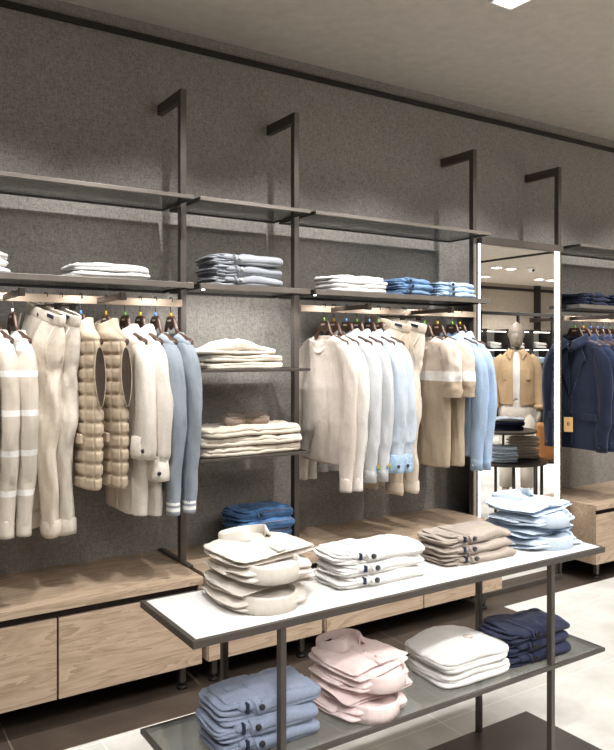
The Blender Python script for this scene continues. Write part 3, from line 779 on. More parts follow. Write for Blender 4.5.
def hung_vest(label, x, seed, rz, group):
    t = thing('puffer_vest', label, 'vest', (x, RY, RZ), rz, group)
    hw, L = .205, .67; zt = -.140
    prof = [(zt + .045, .07, .045), (zt - .0, .10, .046), (zt - .028, .165, .045), (zt - .060, hw - .006, .042), (zt - .2, hw - .004, .040), (zt - .38, hw + .01, .044), (zt - .55, hw + .008, .046), (zt - L, hw, .040)]
    n = 120; rows = ring_body(seed, prof, 170, n=n, amp=.006, dip=.03, ex=2.2)
    N_ = len(rows) - 1
    for i, rg in enumerate(rows):
        row = int((rg[0][2] - zt) // .058)
        for j, p in enumerate(rg):
            a = 2 * PI * j / n
            dz_ = abs(((p[2] - zt) / .056) % 1 - .5); da_ = abs((a * 11 / (2 * PI) + .5) % 1 - .5)
            q = (1 - math.exp(-((.5 - dz_) / .13) ** 2)) * (1 - math.exp(-(da_ / .10) ** 2))
            k = .012 * (q - .75) * min(1, max(0, (zt - .03 - p[2]) / .05))
            hyp = math.hypot(math.cos(a), math.sin(a))
            rg[j] = (p[0] + k * math.sin(a), p[1] + k * math.cos(a), p[2])
    inner = [[(p[0] * .8, p[1] * .8, p[2] - .015) for p in rows[0]], [(p[0] * .6, p[1] * .7, p[2] - .08) for p in rows[0]]]
    bott = [[(p[0] * .6, p[1] * .9, p[2] + .03) for p in rows[-1]]]
    MB().rings(list(reversed(inner)) + rows + bott, True, True).build('body', C['puffer'], t)
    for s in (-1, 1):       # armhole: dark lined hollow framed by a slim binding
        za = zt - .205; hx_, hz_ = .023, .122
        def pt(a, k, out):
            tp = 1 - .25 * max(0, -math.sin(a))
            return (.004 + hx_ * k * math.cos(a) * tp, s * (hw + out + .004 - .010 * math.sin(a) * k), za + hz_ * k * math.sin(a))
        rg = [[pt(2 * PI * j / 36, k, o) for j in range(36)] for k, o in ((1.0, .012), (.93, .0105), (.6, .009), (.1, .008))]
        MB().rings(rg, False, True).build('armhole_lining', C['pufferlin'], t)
        MB().tube([pt(2 * PI * j / 36, 1.01, .0105) for j in range(37)], .0016, 8, cap=False, ref=(0, 1, 0)).build('armhole_binding', C['puffer'], t)
        MB().box(-.058, -.043, s * .1 - .055, s * .1 + .055, zt - .48, zt - .44).build('pocket_flap', C['puffer'], t, False, .004)
    MB().box(-.056, -.045, -.006, .006, zt - L + .01, zt - .02).build('zip_front', C['pufferlin'], t, False, .002)
    return t

def hung_trousers(label, x, seed, rz, mat, group, L=.93, tilt=.24, hw=.155, drawcord=False, z0=-.060):
    t = thing('trousers', label, 'trousers', (x, RY, RZ), rz, group)
    e_ = Matrix.Rotation(tilt, 3, 'X')
    def tr(rg): return [e_ @ Vector(p) + Vector((0, 0, z0)) for p in rg]
    prof = [(0, hw, .024), (-.04, hw + .003, .026), (-.05, hw + .004, .03), (-.13, hw + .018, .045), (-.22, hw + .012, .046), (-.30, hw - .05, .022)]
    rows = ring_body(seed, prof, 26, amp=.02, ex=2.4)
    inner = [[(p[0] * .7, p[1] * .95, p[2] - .03) for p in rows[0]]]
    mb = MB(); mb.rings([tr(q) for q in inner + rows], True, True)
    for s in (-1, 1):
        path = [(0, s * .075, -.16), (0, s * .085, -.26), (.012 * s, s * .108, -.42), (.022 * s, s * .10, -.6), (.01 * s, s * .098, -.78), (.0, s * .09, -L)]
        # legs hang plumb once past the tilted hips
        rad = [(.030, .08), (.044, .09), (.040, .070), (.034, .054), (.030, .050), (.032, .054)]
        rr = sleeve_rings(seed + s, s, path, rad, rows=38, n=26, amp=.018)
        ww = []
        for rg in rr:
            q = []
            for p in rg:
                k = min(1, max(0, (-p.z - .15) / .3)); a_ = e_ @ Vector(p)
                b_ = Vector(p) + Vector((0, math.sin(tilt) * .2, s * .02 * math.sin(tilt)))
                q.append(a_.lerp(b_, k) + Vector((0, 0, z0)))
            ww.append(q)
        cen = sum(ww[-1], Vector()) / len(ww[-1])
        ww.append([p.lerp(cen, .3) + Vector((0, 0, .03)) for p in ww[-1]])
        mb.rings(ww, True, True)
        hem = MB(); pe = cen
        hem.rings([[(cen.x + .034 * math.cos(2 * PI * j / 18) * k, cen.y + .056 * math.sin(2 * PI * j / 18) * k, cen.z + dz + .005 * math.sin(2 * PI * j / 9 + seed)) for j in range(18)] for k, dz in ((.98, .06), (1.04, .055), (1.08, .01), (1.02, -.008), (.7, .0))], False, True)
        hem.build('turned_hem', mat, t)
    ob = mb.build('trouser_body', mat, t)
    q_ = ob.modifiers.new('Remesh', 'REMESH'); q_.mode = 'VOXEL'; q_.voxel_size = .007; q_.use_smooth_shade = True
    q_ = ob.modifiers.new('Smooth', 'SMOOTH'); q_.factor = .5; q_.iterations = 10
    wb = MB()
    def sc(k, dz): return tr([(p[0] * k + math.copysign(.002, p[0]), p[1] * (1 + (k - 1) * .2), p[2] + dz) for p in rows[0]])
    wb.rings([sc(1.1, -.042), sc(1.2, -.036), sc(1.2, -.004), sc(1.05, .003), sc(.8, 0)], False, False)
    w_ = wb.build('waistband', mat, t)
    a0 = e_ @ Vector((-.027, -.10, -.012)) + Vector((0, 0, z0))
    MB().box(-.004, .002, -.024, .024, -.007, .007).build('label_tab', M['navytag'], w_, False).matrix_local = Matrix.Translation(a0) @ e_.to_4x4()
    MB().disc((0, 0, 0), .008, .004, 'x', 12).build('button', M['btn_dark'], w_).matrix_local = Matrix.Translation(e_ @ Vector((-.034, .0, -.026)) + Vector((0, 0, z0)))
    for s in (-1, 1):
        pk = MB().tube([e_ @ Vector((-.034, s * .15, -.05)) + Vector((0, 0, z0)), e_ @ Vector((-.052, s * .13, -.12)) + Vector((0, 0, z0)), e_ @ Vector((-.06, s * .175, -.19)) + Vector((0, 0, z0))], .0035, 6)
        pk.build('pocket_edge', mat, t)
    if drawcord:
        for s in (-1, 1):
            MB().tube([(-.04, s * .01, z0 - .03), (-.058, s * .014, z0 - .1), (-.064, s * .02, z0 - .16), (-.064, s * .024, z0 - .21)], .0032, 6).build('drawcord', C['white'], t)
    return t

GH = 'wooden hangers on the left rail'
h1 = [.50, .61, .76, .82, .932, 1.042, 1.122, 1.185, 1.262, 1.332]
YW = .15
def hang(x, rz, tab, lab, grp): wood_hanger((x, RY, RZ + .004), rz, tab, lab, grp)
SS = 'striped sweaters at the left end of the left rail'
for x, lab, hl, sd in ((.585, 'beige sweater with white stripes at the left photo edge', 'wooden hanger holding the leftmost striped sweater', 101), (.652, 'beige sweater with white stripes next to the cream trousers', 'wooden hanger holding the striped sweater next to the cream trousers', 102)):
    hung_top('sweater', lab, 'sweater', x, C['stripe'], sd, .03, SS, L=.76, sl=.71, th=.028)
    hang(x, .03, 'whitetab', hl, GH)
hung_top('sweater', 'beige sweater with white stripes cut off by the left photo edge', 'sweater', .51, C['stripe'], 100, .03, SS, L=.76, sl=.71, th=.028)
hang(.51, .03, 'whitetab', 'wooden hanger holding the striped sweater cut off by the left photo edge', GH)
CT = 'light trousers on the left rail'
for x, lab, hl, sd, mt, dc in ((.785, 'cream trousers clipped by the waist beside the striped sweaters', 'clip hanger holding the cream trousers beside the striped sweaters', 104, 'ecru', False), (.848, 'cream drawstring trousers clipped by the waist beside the puffer vests', 'clip hanger holding the drawstring trousers beside the puffer vests', 105, 'stone', True)):
    hung_trousers(lab, x, sd, .22, C[mt], CT, drawcord=dc)
    clip_hanger((x, RY, RZ + .004), .22, hl, 'clip hangers on the left rail')
PV = 'beige puffer vests'
for x, lab, hl, sd, tb in ((.932, 'beige quilted puffer vest behind the cream trousers, left of the two vests', 'wooden hanger holding the left puffer vest', 106, 'blue'), (1.042, 'beige quilted puffer vest beside the cream shirts, right of the two vests', 'wooden hanger holding the right puffer vest', 107, 'yellow')):
    hung_vest(lab, x, sd, .05, PV); hang(x, .05, tb, hl, GH)
CS = 'cream shirts with rolled sleeves'
for x, lab, hl, sd, tb, L_, s_ in ((1.127, 'cream shirt with rolled sleeve right beside the vests', 'wooden hanger holding the cream shirt beside the vests', 108, 'green', .78, .42), (1.197, 'cream shirt with knotted sleeve end beside the grey sweaters', 'wooden hanger holding the cream shirt beside the grey sweaters', 109, 'yellow', .79, .52)):
    hung_top('shirt', lab, 'shirt', x, C['cream'], sd, .03, CS, L=L_, sl=s_, style='shirt_rolled', th=.026); hang(x, .03, tb, hl, GH)
GG = 'grey-blue sweaters'
for x, lab, hl, sd, tb in ((1.27, 'grey-blue sweater with white striped cuffs, left of the two', 'wooden hanger holding the left grey-blue sweater', 110, 'blue'), (1.345, 'grey-blue sweater with white striped cuffs hanging beside the upright', 'wooden hanger holding the grey-blue sweater beside the upright', 111, 'yellow')):
    hung_top('sweater', lab, 'sweater', x, C['greyblue'], sd, .0, GG, L=.69, sl=.705, th=.026, cuffmat=C['cuffstripe'], hw=.2); hang(x, .0, tb, hl, GH)

GM = 'wooden hangers on the middle rail'
def pair(items, grp, hgrp, **kw):
    for x, lab, hl, sd, tb, mt, rz in items:
        k = dict(kw); st = k.pop('style', 'sweater'); nm = k.pop('name', 'sweater'); ct = k.pop('cat', 'sweater')
        hung_top(nm, lab, ct, x, C[mt], sd, rz, grp, style=st, **k); hang(x, rz, tb, hl, hgrp)
pair([(2.20, 'sand coloured crew neck sweater, leftmost on the middle rail', 'wooden hanger holding the sand sweater', 121, 'green', 'sand', -.03),
      (2.262, 'off-white sweater hanging close behind the sand one', 'wooden hanger holding the off-white sweater', 122, 'yellow', 'offwhite', -.02)], 'light sweaters on the middle rail', GM, L=.66, sl=.70, th=.028)
pair([(2.345, 'pale grey shirt with coloured embroidery near the cuff, left of two', 'wooden hanger holding the left pale grey shirt', 123, 'blue', 'palegrey', .0),
      (2.415, 'pale grey shirt with coloured embroidery near the cuff, beside the ice blue shirts', 'wooden hanger holding the pale grey shirt beside the ice blue ones', 124, 'green', 'palegrey', .0)], 'pale grey shirts', GM, L=.66, sl=.66, th=.028, style='shirt', name='shirt', cat='shirt', embroider=True)
pair([(2.498, 'ice blue shirt with rolled cuffs beside the pale grey cardigans', 'wooden hanger holding the left ice blue shirt', 125, 'blue', 'iceblue', .0),
      (2.562, 'ice blue shirt with rolled cuffs beside the khaki trousers', 'wooden hanger holding the ice blue shirt beside the khaki trousers', 126, 'green', 'iceblue', .0)], 'ice blue shirts', GM, L=.67, sl=.60, th=.026, style='shirt_rolled', name='shirt', cat='shirt', cuffmat=C['ltdenim'])
for x, lab, hl, sd, mt in ((2.63, 'khaki linen trousers clipped by the waist beside the ice blue shirts', 'clip hanger holding the trousers beside the ice blue shirts', 127, 'khaki'), (2.745, 'khaki linen trousers clipped by the waist beside the block striped shirts', 'clip hanger holding the trousers beside the block striped shirts', 128, 'ecru')):
    hung_trousers(lab, x, sd, .2, C[mt], 'khaki trousers on the middle rail', drawcord=True, L=.95, hw=.155)
    clip_hanger((x, RY, RZ + .004), .2, hl, 'clip hangers on the middle rail')
pair([(2.90, 'beige t-shirt with white chest band and tan lower half, left of two', 'wooden hanger holding the left banded t-shirt', 129, 'green', 'block', -.03),
      (3.0, 'beige t-shirt with white chest band, right of two', 'wooden hanger holding the right banded t-shirt', 130, 'yellow', 'block', -.02)], 'banded t-shirts', GM, L=.73, th=.03, style='tee', name='t_shirt', cat='t-shirt')
pair([(3.115, 'sky blue shirt, left of the two next to the mirror', 'wooden hanger holding the left sky blue shirt', 131, 'green', 'skyblue', -.05),
      (3.18, 'sky blue shirt hanging right beside the mirror', 'wooden hanger holding the sky blue shirt beside the mirror', 132, 'yellow', 'skyblue', -.05)], 'sky blue shirts', GM, L=.68, sl=.665, th=.026, style='shirt', name='shirt', cat='shirt')
GN = 'wooden hangers on the suit rail'
nav = [(4.245, 'dark navy suit jacket with kraft tag, nearest to the mirror', 'wooden hanger nearest to the mirror on the suit rail', 141, 'green', 'navy', .03),
       (4.335, 'navy suit jacket second from the mirror', 'wooden hanger second from the mirror on the suit rail', 142, 'yellow', 'navy2', .03),
       (4.415, 'navy suit jacket third from the mirror', 'wooden hanger third from the mirror on the suit rail', 143, 'blue', 'navy', .02),
       (4.49, 'navy suit jacket fourth from the mirror', 'wooden hanger fourth from the mirror on the suit rail', 144, 'blue', 'navy2', .02),
       (4.555, 'navy suit jacket fifth from the mirror', 'wooden hanger fifth from the mirror on the suit rail', 145, 'blue', 'navy', .02),
       (4.625, 'navy suit jacket at the right photo edge', 'wooden hanger at the right photo edge on the suit rail', 146, 'green', 'navy2', .02)]
pair(nav, 'navy suit jackets on the right rail', GN, L=.73, sl=.65, th=.03, style='jacket', name='suit_jacket', cat='jacket', hw=.195)
# kraft tag on a string from the first jacket
t = thing('price_tag', 'kraft card tag hanging on a string from the first navy jacket', 'tag', (4.165, 3.205, .968), -1.0)
MB().box(-.028, .028, -.001, .001, 0, .098).build('card', M['kraft'], t, False)
MB().tube([(0, 0, .1), (.004, .004, .16), (.0, .004, .22)], .001, 6).build('string', M['ink'], t)
cu = bpy.data.curves.new('printed_letter', 'FONT'); cu.body = 'B'; cu.size = .036; cu.extrude = .0006; cu.align_x = 'CENTER'
lt = bpy.data.objects.new('printed_letter', cu); COL.objects.link(lt); lt.data.materials.append(M['ink'])
bpy.context.view_layer.update()
lm = bpy.data.meshes.new_from_object(lt.evaluated_get(bpy.context.evaluated_depsgraph_get())); bpy.data.objects.remove(lt)
lt = bpy.data.objects.new('printed_letter', lm); COL.objects.link(lt)
lt.parent = t; lt.location = (0, -.0014, .042); lt.rotation_euler = (PI / 2, 0, 0)

# ------------------------------------------------------------------ far side of the shop (seen in the mirror)
# mannequin
def tuber(path, rad, n=16, ref=(0, 1, 0)): return MB().tube(path, rad, n, ref=ref)
mq = thing('mannequin', 'taupe mannequin in tan jacket, white tee and cream trousers, seen in the mirror', 'mannequin', (5.97, 1.20, 0), .85)
# +Y is the front
me = bpy.data.meshes.new('figure')
V = []; E = []; RR = []
def add(p, r, par=None):
    V.append(p); RR.append(r)
    if par is not None: E.append((par, len(V) - 1))
    return len(V) - 1
pel = add((0, 0, .95), .13); sp = add((0, .01, 1.12), .125, pel); ch = add((0, .01, 1.32), .14, sp); nk = add((0, 0, 1.47), .062, ch); nk2 = add((0, .01, 1.56), .056, nk)
for s in (-1, 1):
    sh = add((s * .15, 0, 1.41), .055, ch); el = add((s * .205, -.02, 1.13), .04, sh); wr = add((s * .222, .06, .90), .028, el)
    pm = add((s * .218, .075, .845), .032, wr)
    for k in range(4):
        f1 = add((s * .208, .055 + k * .018, .80), .0095, pm); add((s * .20, .06 + k * .018, .755 + abs(k - 1.4) * .008), .008, f1)
    th_ = add((s * .203, .115, .83), .0105, pm); add((s * .195, .128, .795), .009, th_)
    hp = add((s * .09, 0, .88), .095, pel); kn = add((s * .1, .02, .5), .06, hp); an = add((s * .105, -.01, .1), .04, kn); add((s * .115, .12, .05), .035, an)
me.from_pydata(V, E, [])
fg = bpy.data.objects.new('figure', me); COL.objects.link(fg); fg.parent = mq; me.materials.append(M['manq'])
sk = fg.modifiers.new('Skin', 'SKIN')
for i, v in enumerate(me.skin_vertices[0].data): v.radius = (RR[i], RR[i]); v.use_root = (i == 0)
q = fg.modifiers.new('Subdivision', 'SUBSURF'); q.levels = 1; q.render_levels = 1
# head
hd = MB(); rows = []
for i in range(19):
    f = i / 18; z = 1.55 + .26 * f
    p = prof_at([(.045, .05, .0), (.058, .085, .016), (.068, .098, .014), (.074, .102, .008), (.077, .103, .0), (.072, .096, -.006), (.05, .066, -.01), (.008, .01, -.012)], f)
    ring = []
    for j in range(28):
        a = 2 * PI * j / 28; c, s = math.cos(a), math.sin(a)
        x = p[0] * c; y = p[1] * s + p[2] + .02
        if s > .3:
            fr = math.exp(-(c / .16) ** 2)
            y += .026 * fr * math.exp(-((z - 1.655) / .02) ** 2)                # nose
            y += .007 * fr * math.exp(-((z - 1.615) / .008) ** 2)               # lips
            y -= .013 * math.exp(-((abs(c) - .36) / .14) ** 2) * math.exp(-((z - 1.69) / .014) ** 2)   # eye sockets
            y += .006 * math.exp(-((z - 1.712) / .01) ** 2)                      # brow
        if abs(s) < .2: x += math.copysign(.012 * math.exp(-((z - 1.675) / .025) ** 2), c)           # ears
        ring.append((x, y, z))
    rows.append(ring)
hd.rings(rows).build('head', M['manq'], mq)
# clothes
def loftz(prof, seed, amp=.006, n=32, open_front=0):
    rr = []
    for i in range(29):
        z, hx, hy, oy = prof_at(prof, i / 28)
        ring = []
        for j in range(n):
            a = lerp(PI / 2 + open_front, PI / 2 + 2 * PI - open_front, j / (n - 1)) if open_front else 2 * PI * j / n
            c, s = math.cos(a), math.sin(a)
            k = 1 + amp * 10 * nz(c * 2, s * 2, z * 7, seed)
            ring.append((hx * k * math.copysign(abs(c) ** .8, c), oy + hy * k * math.copysign(abs(s) ** .8, s), z))
        rr.append(ring)
    return rr
MB().rings(loftz([(1.50, .075, .07, .01), (1.46, .115, .09, .01), (1.38, .145, .115, .01), (1.2, .15, .125, .01), (1.0, .15, .115, .0), (.9, .155, .12, 0)], 3), False, False).build('t_shirt', C['white'], mq)
jk = MB(); o_ = loftz([(1.52, .085, .075, .0), (1.48, .13, .095, 0), (1.42, .172, .12, .0), (1.3, .182, .145, .01), (1.1, .176, .145, .01), (.97, .174, .14, .0)], 5, n=40, open_front=.13)
i_ = [[(p[0] * .95, p[1] * .95, p[2]) for p in r_] for r_ in o_]
jk.rings(o_, False, False, closed=False); jk.rings(i_, False, False, closed=False)
jo = jk.build('jacket', C['tan'], mq)
for s in (-1, 1):
    tuber([(s * .12, 0, 1.45), (s * .165, 0, 1.4), (s * .198, -.012, 1.26), (s * .21, -.015, 1.12), (s * .222, .03, 1.0), (s * .226, .055, .93), (s * .226, .055, .935)], [.05, .072, .064, .06, .054, .05, .04]).build('sleeve', C['tan'], jo)
    MB().tube([(s * .226, .052, .965), (s * .227, .056, .925)], .057, 16, ref=(0, 1, 0)).build('cuff', C['tan'], jo)
    MB().rings([[(s * .035, .09, 1.50), (s * .075, .05, 1.535), (s * .10, .09, 1.485), (s * .06, .125, 1.425)], [(s * .035, .10, 1.505), (s * .078, .06, 1.545), (s * .105, .1, 1.49), (s * .062, .14, 1.425)]]).build('collar', C['tan'], jo, False, .003)
    MB().box(s * .095 - .04, s * .095 + .04, .135, .152, 1.22, 1.33).build('chest_pocket', C['tan'], jo, False, .004)
tz = MB(); tz.rings(loftz([(1.0, .158, .115, 0), (.95, .165, .12, 0), (.88, .175, .125, 0), (.8, .17, .11, 0)], 8), True, True)
for s in (-1, 1):
    tz.tube([(s * .085, 0, .86), (s * .095, .01, .7), (s * .1, .02, .5), (s * .104, .0, .28), (s * .106, -.008, .12)], [(.11, .088), (.1, .085), (.085, .075), (.075, .068), (.075, .066)], 18, ref=(0, 1, 0))
tz.build('trousers', C['stone'], mq)
def shoe_mesh():
    rows = []
    for i in range(13):
        f = i / 12; y = lerp(-.075, .19, f)
        w_ = prof_at([(.025,), (.036,), (.036,), (.042,), (.046,), (.03,)], f)[0]; h_ = prof_at([(.075,), (.09,), (.085,), (.062,), (.048,), (.028,)], f)[0]
        rows.append([(w_ * math.copysign(abs(math.cos(a)) ** .7, math.cos(a)), y, .014 + h_ * (.5 + .5 * math.sin(a))) for a in [2 * PI * j / 14 for j in range(14)]])
    return MB().rings(rows)
def sole_mesh():
    rows = []
    for i in range(13):
        f = i / 12; y = lerp(-.08, .197, f); w_ = prof_at([(.026,), (.039,), (.039,), (.046,), (.049,), (.03,)], f)[0]
        rows.append([(-w_, y, 0), (w_, y, 0), (w_, y, .024), (-w_, y, .024)])
    return MB().rings(rows)
for s in (-1, 1):
    so = shoe_mesh().build('shoe', C['camel'], mq); so.location = (s * .108, 0, .014); so.rotation_euler = (0, 0, -s * .12)
    sole_mesh().build('sole', M['sole'], so)
MB().disc((0, 0, 0), .2, .013, 'z', 40).build('base_plate', M['bronze'], mq)

# tan bag held in the mannequin's left hand side
bag = thing('leather_bag', 'tan leather tote bag beside the mannequin, seen in the mirror', 'bag', (5.80, 1.78, 0), .75)
bb = MB(); rr = []
for i in range(9):
    f = i / 8; z = .47 + .36 * f
    hx, hy = lerp(.17, .14, f), lerp(.065, .03, f)
    rr.append([(hx * math.copysign(abs(math.cos(a)) ** .5, math.cos(a)), hy * math.copysign(abs(math.sin(a)) ** .6, math.sin(a)), z) for a in [2 * PI * j / 24 for j in range(24)]])
bb.rings(rr).build('bag_body', M['leather'], bag, bevel=0)
for s in (-1, 1):
    MB().tube([(-.07, s * .03, .8), (-.06, s * .025, .88), (0, s * .02, .92), (.06, s * .025, .88), (.07, s * .03, .8)], .006, 8).build('handle', M['leather'], bag)
pd = thing('plinth', 'low bronze stand under the tan leather bag', 'plinth', (5.80, 1.78, 0), .75)
MB().box(-.17, .17, -.08, .08, .45, .47).build('top_plate', M['bronze'], pd, False, .002)
for sx in (-1, 1):
    for sy in (-1, 1):
        MB().box(sx * .15 - .01, sx * .15 + .01, sy * .065 - .01, sy * .065 + .01, 0, .45).build('leg', M['bronze'], pd, False, .002)

# two-tier round table
rt = thing('round_tiered_table', 'dark round two-tier table in front of the mannequin, seen in the mirror', 'table', (5.07, 1.85, 0))
MB().disc((0, 0, .53), .37, .022, 'z', 48).build('lower_tier', M['bronze'], rt, False, .002)
MB().disc((-.06, .04, .80), .29, .02, 'z', 48).build('upper_tier', M['bronze'], rt, False, .002)
for k in range(4):
    a = .6 + k * PI / 2
    MB().disc((.33 * math.cos(a), .33 * math.sin(a), 0), .014, .53, 'z', 12).build('leg', M['bronze'], rt)
for k in range(3):
    a = .3 + k * 2 * PI / 3
    MB().disc((-.06 + .2 * math.cos(a), .04 + .2 * math.sin(a), .552), .01, .248, 'z', 12).build('tier_post', M['bronze'], rt)
for fn, base, n, dz, labs, sd, kw in (
    (fold_sweater, (5.02, 1.92, .82), 2, .04, ['navy folded knit on the upper round tier, lower of two', 'navy folded knit on the upper round tier, upper of two'], 201, dict(name='sweater', cat='sweater', mat=C['navy'], a=.15, b=.11, T=.038, group='navy knits on the round table')),
    (fold_sweater, (5.02, 1.92, .90), 1, .03, ['pale blue folded knit lying on the navy ones on the round table'], 203, dict(name='sweater', cat='sweater', mat=C['iceblue'], a=.14, b=.1, T=.028)),
    (fold_shirt, (4.90, 1.98, .552), 3, .05, ['pale blue folded shirt on the lower round tier, lowest of three', 'pale blue folded shirt on the lower round tier, middle of three', 'pale blue folded shirt on the lower round tier, topmost of three'], 205, dict(name='shirt', cat='shirt', mat=C['blueshirt'], a=.12, b=.1, T=.046, collar=False, group='pale blue shirts on the round table')),
    (fold_shirt, (5.24, 1.92, .552), 4, .05, ['white folded shirt on the lower round tier, lowest of four', 'white folded shirt on the lower round tier, second from the bottom', 'white folded shirt on the lower round tier, second from the top', 'white folded shirt on the lower round tier, topmost of four'], 208, dict(name='shirt', cat='shirt', mat=C['cream'], a=.13, b=.1, T=.046, collar=False, group='white shirts on the round table'))):
    stack(fn, base, n, dz, labs, seed=sd, rzs=[.6], jit=.004, **kw)

# black grid rack and hanging coats behind
gr = thing('display_rack', 'black open metal rack across the shop, seen in the mirror', 'rack', (9.3, -1.9, 0))
gm = M['black']
for px in (-1.5, -.62, .25, 1.1):
    MB().box(px - .018, px + .018, -.018, .018, 0, 2.15).build('post', gm, gr, False, .002)
for z in (2.12, 1.28):
    MB().box(-1.5, 1.5, -.02, .02, z - .025, z + .025).build('cross_bar', gm, gr, False, .002)
MB().box(-1.5, -.62, -.02, .02, 1.78, 1.81).build('cross_bar', gm, gr, False, .002)
coats = [(-1.32, 'greyout'), (-1.18, 'camel'), (-1.05, 'greyout'), (-.92, 'stone'), (-.78, 'greyout')]
cl = ['grey coat on the far rack, leftmost seen in the mirror', 'rose taupe coat between two grey coats on the far rack', 'grey coat between the rose taupe and stone coats on the far rack', 'stone coloured coat on the far rack seen in the mirror', 'grey coat at the end of the far rack beside the stone one']
for (cx_, mt), lab in zip(coats, cl):
    hung_top('coat', lab, 'coat', 9.3 + cx_, C[mt], 300 + int(cx_ * 10), .1, 'coats on the far rack', L=.95, sl=.7, style='jacket', rail_y=-1.9, z=1.81)
# lit shelving with white and blue folds on the far side
ls = thing('lit_display_shelf', 'lit pale shelf unit with folded shirts across the shop, seen in the mirror', 'shelf unit', (10.6, -3.2, 0))
MB().box(-1.25, 1.25, -.2, -.17, 0, 1.92).build('back_panel', M['white'], ls, False)
for z in (.5, .95, 1.28, 1.56, 1.9):
    MB().box(-1.25, 1.25, -.17, .2, z - .02, z).build('shelf_board', M['darkpanel'], ls, False)
    MB().box(-1.2, 1.2, .1, .12, z - .03, z - .02).build('light_strip', M['led'], ls, False) if z > 1 else None
for px in (-1.25, -.62, 0, .62, 1.25):
    MB().box(px - .02, px + .02, -.17, .2, 0, 1.92).build('upright', M['darkpanel'], ls, False)
for ri, (z, mt, nm) in enumerate(((1.56, 'white', 'white'), (1.28, 'ltdenim', 'light blue'))):
    for k, px in enumerate((-.93, -.31, .31, .93)):
        for u in range(2):
            fold_shirt('shirt', f'{nm} folded shirt on the far lit shelf, ' + ('lower' if u == 0 else 'upper') + ' one in the ' + ('first', 'second', 'third', 'last')[k] + ' bay', 'shirt', (10.6 + px, -3.18, z + u * .062), PI / 2, C[mt], a=.13, b=.16, T=.06, seed=400 + ri * 20 + k * 2 + u, collar=False, group=f'{nm} shirts on the far lit shelf')
dk = thing('wardrobe', 'dark tall cabinet at the far wall, seen at the right in the mirror', 'cabinet', (12.6, -3.4, 0))
MB().box(-.5, .5, -.25, .25, 0, 1.75).build('carcass', M['darkpanel'], dk, False, .004)
for s in (-1, 1):
    dd = MB().box(min(s * .004, s * .49), max(s * .004, s * .49), .25, .27, .03, 1.72).build('door', M['darkpanel'], dk, False, .003)
    MB().box(s * .05 - .008, s * .05 + .008, .27, .295, .8, 1.0).build('handle', M['hook'], dd, False, .002)
col = structure(box('trim_4', M['black'], 14.7, 14.82, YB, YB + .12, 0, CZ - .002))
# white sneakers on the floor
for k, lab in ((0, 'pale sneaker on the floor under the round table, left of a pair'), (1, 'pale sneaker on the floor under the round table, right of a pair')):
    sn = thing('sneaker', lab, 'shoe', (6.0 + k * .1, .35, 0), 2.2, 'pale sneakers')
    s1 = shoe_mesh().build('upper', C['stone'], sn); s1.location = (0, 0, .014); sole_mesh().build('sole', M['sole'], sn)
# pendant lamp and camera
pn = thing('pendant_lamp', 'white disc pendant lamp across the shop, seen in the mirror', 'lamp', (11.6, -1.2, 2.0))
MB().tube([(0, 0, 0), (0, 0, .02), (0, 0, .07), (0, 0, .12)], [.3, .3, .12, .03], 32).build('lamp_shade', M['white'], pn)
MB().disc((0, 0, -.012), .27, .01, 'z', 32).build('diffuser', M['led'], pn)
MB().tube([(0, 0, .11), (0, 0, CZ - 2.0)], .004, 6).build('cable', M['black'], pn)
sc_ = thing('security_camera', 'small white dome security camera on the ceiling, seen in the mirror', 'camera', (11.4, -3.2, CZ - .0))
MB().tube([(0, 0, 0), (0, 0, -.05), (0, 0, -.07), (0, 0, -.09), (0, 0, -.10)], [.07, .07, .055, .035, .01], 24).build('housing', M['white'], sc_)
MB().tube([(0, .03, -.06), (0, .07, -.07)], .025, 16, ref=(1, 0, 0)).build('lens', M['black'], sc_)

# ------------------------------------------------------------------ ceiling downlights, lamps and added fill lights
def downlight(x, y, label, group, s=.06):
    t = thing('ceiling_downlight', label, 'downlight', (x, y, CZ - .012), group=group)
    fr = MB().box(-s - .012, s + .012, -s - .012, -s, 0, .012).box(-s - .012, s + .012, s, s + .012, 0, .012).box(-s - .012, -s, -s, s, 0, .012).box(s, s + .012, -s, s, 0, .012)
    fr.build('frame', M['white'], t, False)
    MB().box(-s, s, -s, s, .004, .012).build('lens', M['lamp'], t, False)
def spot(x, y, tx, ty, tz, power, size=1.0, blend=.6, rad=.05, col=(1, .98, .952), z=CZ - .04):
    l = bpy.data.lights.new('spot_lamp', 'SPOT'); l.energy = power; l.spot_size = size; l.spot_blend = blend; l.shadow_soft_size = rad; l.color = col
    o = bpy.data.objects.new('spot_lamp', l); COL.objects.link(o); o.location = (x, y, z)
    o.rotation_euler = (Vector((tx, ty, tz)) - o.location).to_track_quat('-Z', 'Y').to_euler()
downlight(2.66, 2.357, 'square ceiling downlight at the top photo edge', None)
GL = 'square ceiling downlights out of frame or seen only in the mirror'
for i, x in enumerate((.5, 1.55, 3.9, 5.1)):
    pass
k = 0
for x, y in ((10.9, -3.6), (11.3, -3.6), (11.6, -4.95), (12.0, -4.95), (13.45, -4.7), (13.85, -4.7)):
    t = downlight(x, y, 'one of the paired square downlights on the far ceiling, seen in the mirror', 'paired downlights on the far ceiling', .08)
for x in (-.2, .55, 1.3, 2.0, 2.7, 3.5, 4.3, 5.1):
    spot(x, 2.25, x + .05, 3.38, 1.3, 112, 1.15, .7, .035)
for x in (-.4, .7, 1.8, 2.9, 4.0):  # weaker second row, added to brighten the wall at a lower angle
    spot(x, 1.35, x + .25, 3.35, 1.5, 42, .6, .9, .04)
for x in (.8, 1.4, 2.0, 2.6):
    spot(x - .2, 1.55, x, 1.92, .7, 68, .95, .8, .05)
for x, y in ((-.6, -.3), (.4, .1), (1.4, .2)):
    spot(x, y, x + .9, 1.85, .45, 150, .7, .8, .05)
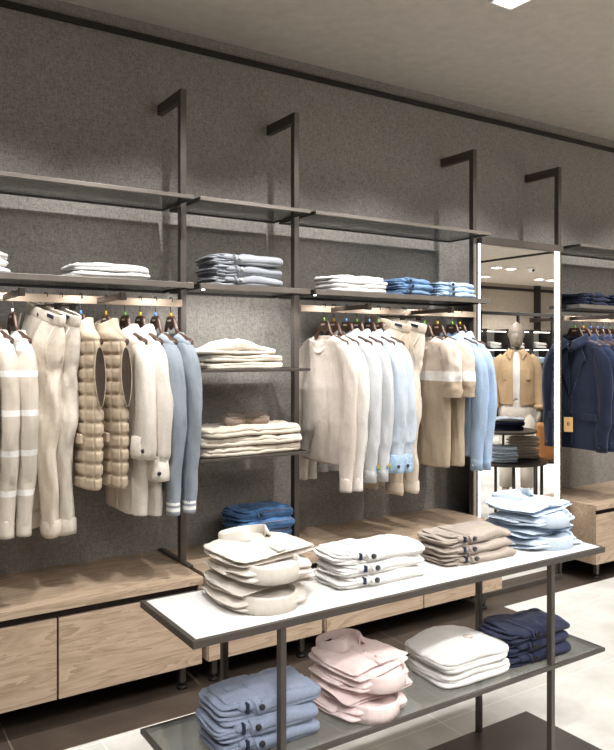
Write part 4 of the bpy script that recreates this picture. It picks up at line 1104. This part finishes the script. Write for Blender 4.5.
for x, y in ((4.6, 1.2), (6.2, .4), (3.6, .9)):
    spot(x, y, x + .2, y + .6, .8, 150, 1.3, .8, .08)
for (b0_, b1_), n_ in ((bays[0], 4), (bays[1], 2), (bays[2], 4), (bays[4], 4)):   # lamps under the front edge of the eye height shelves
    for i in range(n_):
        x_ = lerp(b0_, b1_, (i + .5) / n_)
        spot(x_, 3.112, x_, 3.5, 1.2, 8.5 if n_ == 2 else 1.7, 2.5, .7, .02, z=SH - .04)
spot(5.0, 2.3, 5.97, 1.2, 1.25, 260, .6, .6, .06)  # added spot that brightens the mannequin
spot(4.4, 1.5, 5.2, 1.9, .8, 120, .8, .7, .06)
for x, y in ((9.2, .8), (10.9, -3.6), (11.6, -4.95), (10.3, -1.4), (13.45, -4.7), (14.5, -3.0), (7.5, -2.0), (12.6, -1.0)):
    spot(x, y, x, y - .1, 0, 470, 2.3, .9, .08)
def area(x, y, sx, sy, p, z=CZ - .06, col=(1, .98, .955)):  # unseen soft panels near the ceiling, added for ambient fill
    l = bpy.data.lights.new('fill_area', 'AREA'); l.shape = 'RECTANGLE'; l.size = sx; l.size_y = sy; l.energy = p; l.color = col
    o = bpy.data.objects.new('fill_area', l); COL.objects.link(o); o.location = (x, y, z)
area(1.0, -1.5, 3.0, 2.0, 85)
area(3.6, .2, 2.0, 1.2, 70)

w = bpy.data.worlds.new('World'); bpy.context.scene.world = w; w.use_nodes = True
w.node_tree.nodes['Background'].inputs[0].default_value = (.9, .88, .85, 1); w.node_tree.nodes['Background'].inputs[1].default_value = .2

# ------------------------------------------------------------------ camera
cam = bpy.data.cameras.new('Camera'); co = bpy.data.objects.new('Camera', cam); COL.objects.link(co)
co.location = (0, 0, 1.5); co.rotation_euler = (PI / 2, 0, -math.atan2(.5455, .838))
cam.sensor_width = 36; cam.lens = 744 / 750 * 36; cam.shift_y = -23 / 750; cam.clip_start = .05
sc = bpy.context.scene; sc.camera = co
sc.view_settings.view_transform = 'Standard'; sc.view_settings.look = 'None'; sc.view_settings.exposure = 0
sc.cycles.max_bounces = 8; sc.cycles.diffuse_bounces = 4; sc.cycles.glossy_bounces = 4; sc.cycles.transparent_max_bounces = 12
sc.cycles.use_denoising = True; sc.cycles.caustics_reflective = False; sc.cycles.caustics_refractive = False
sc.cycles.sample_clamp_indirect = 4
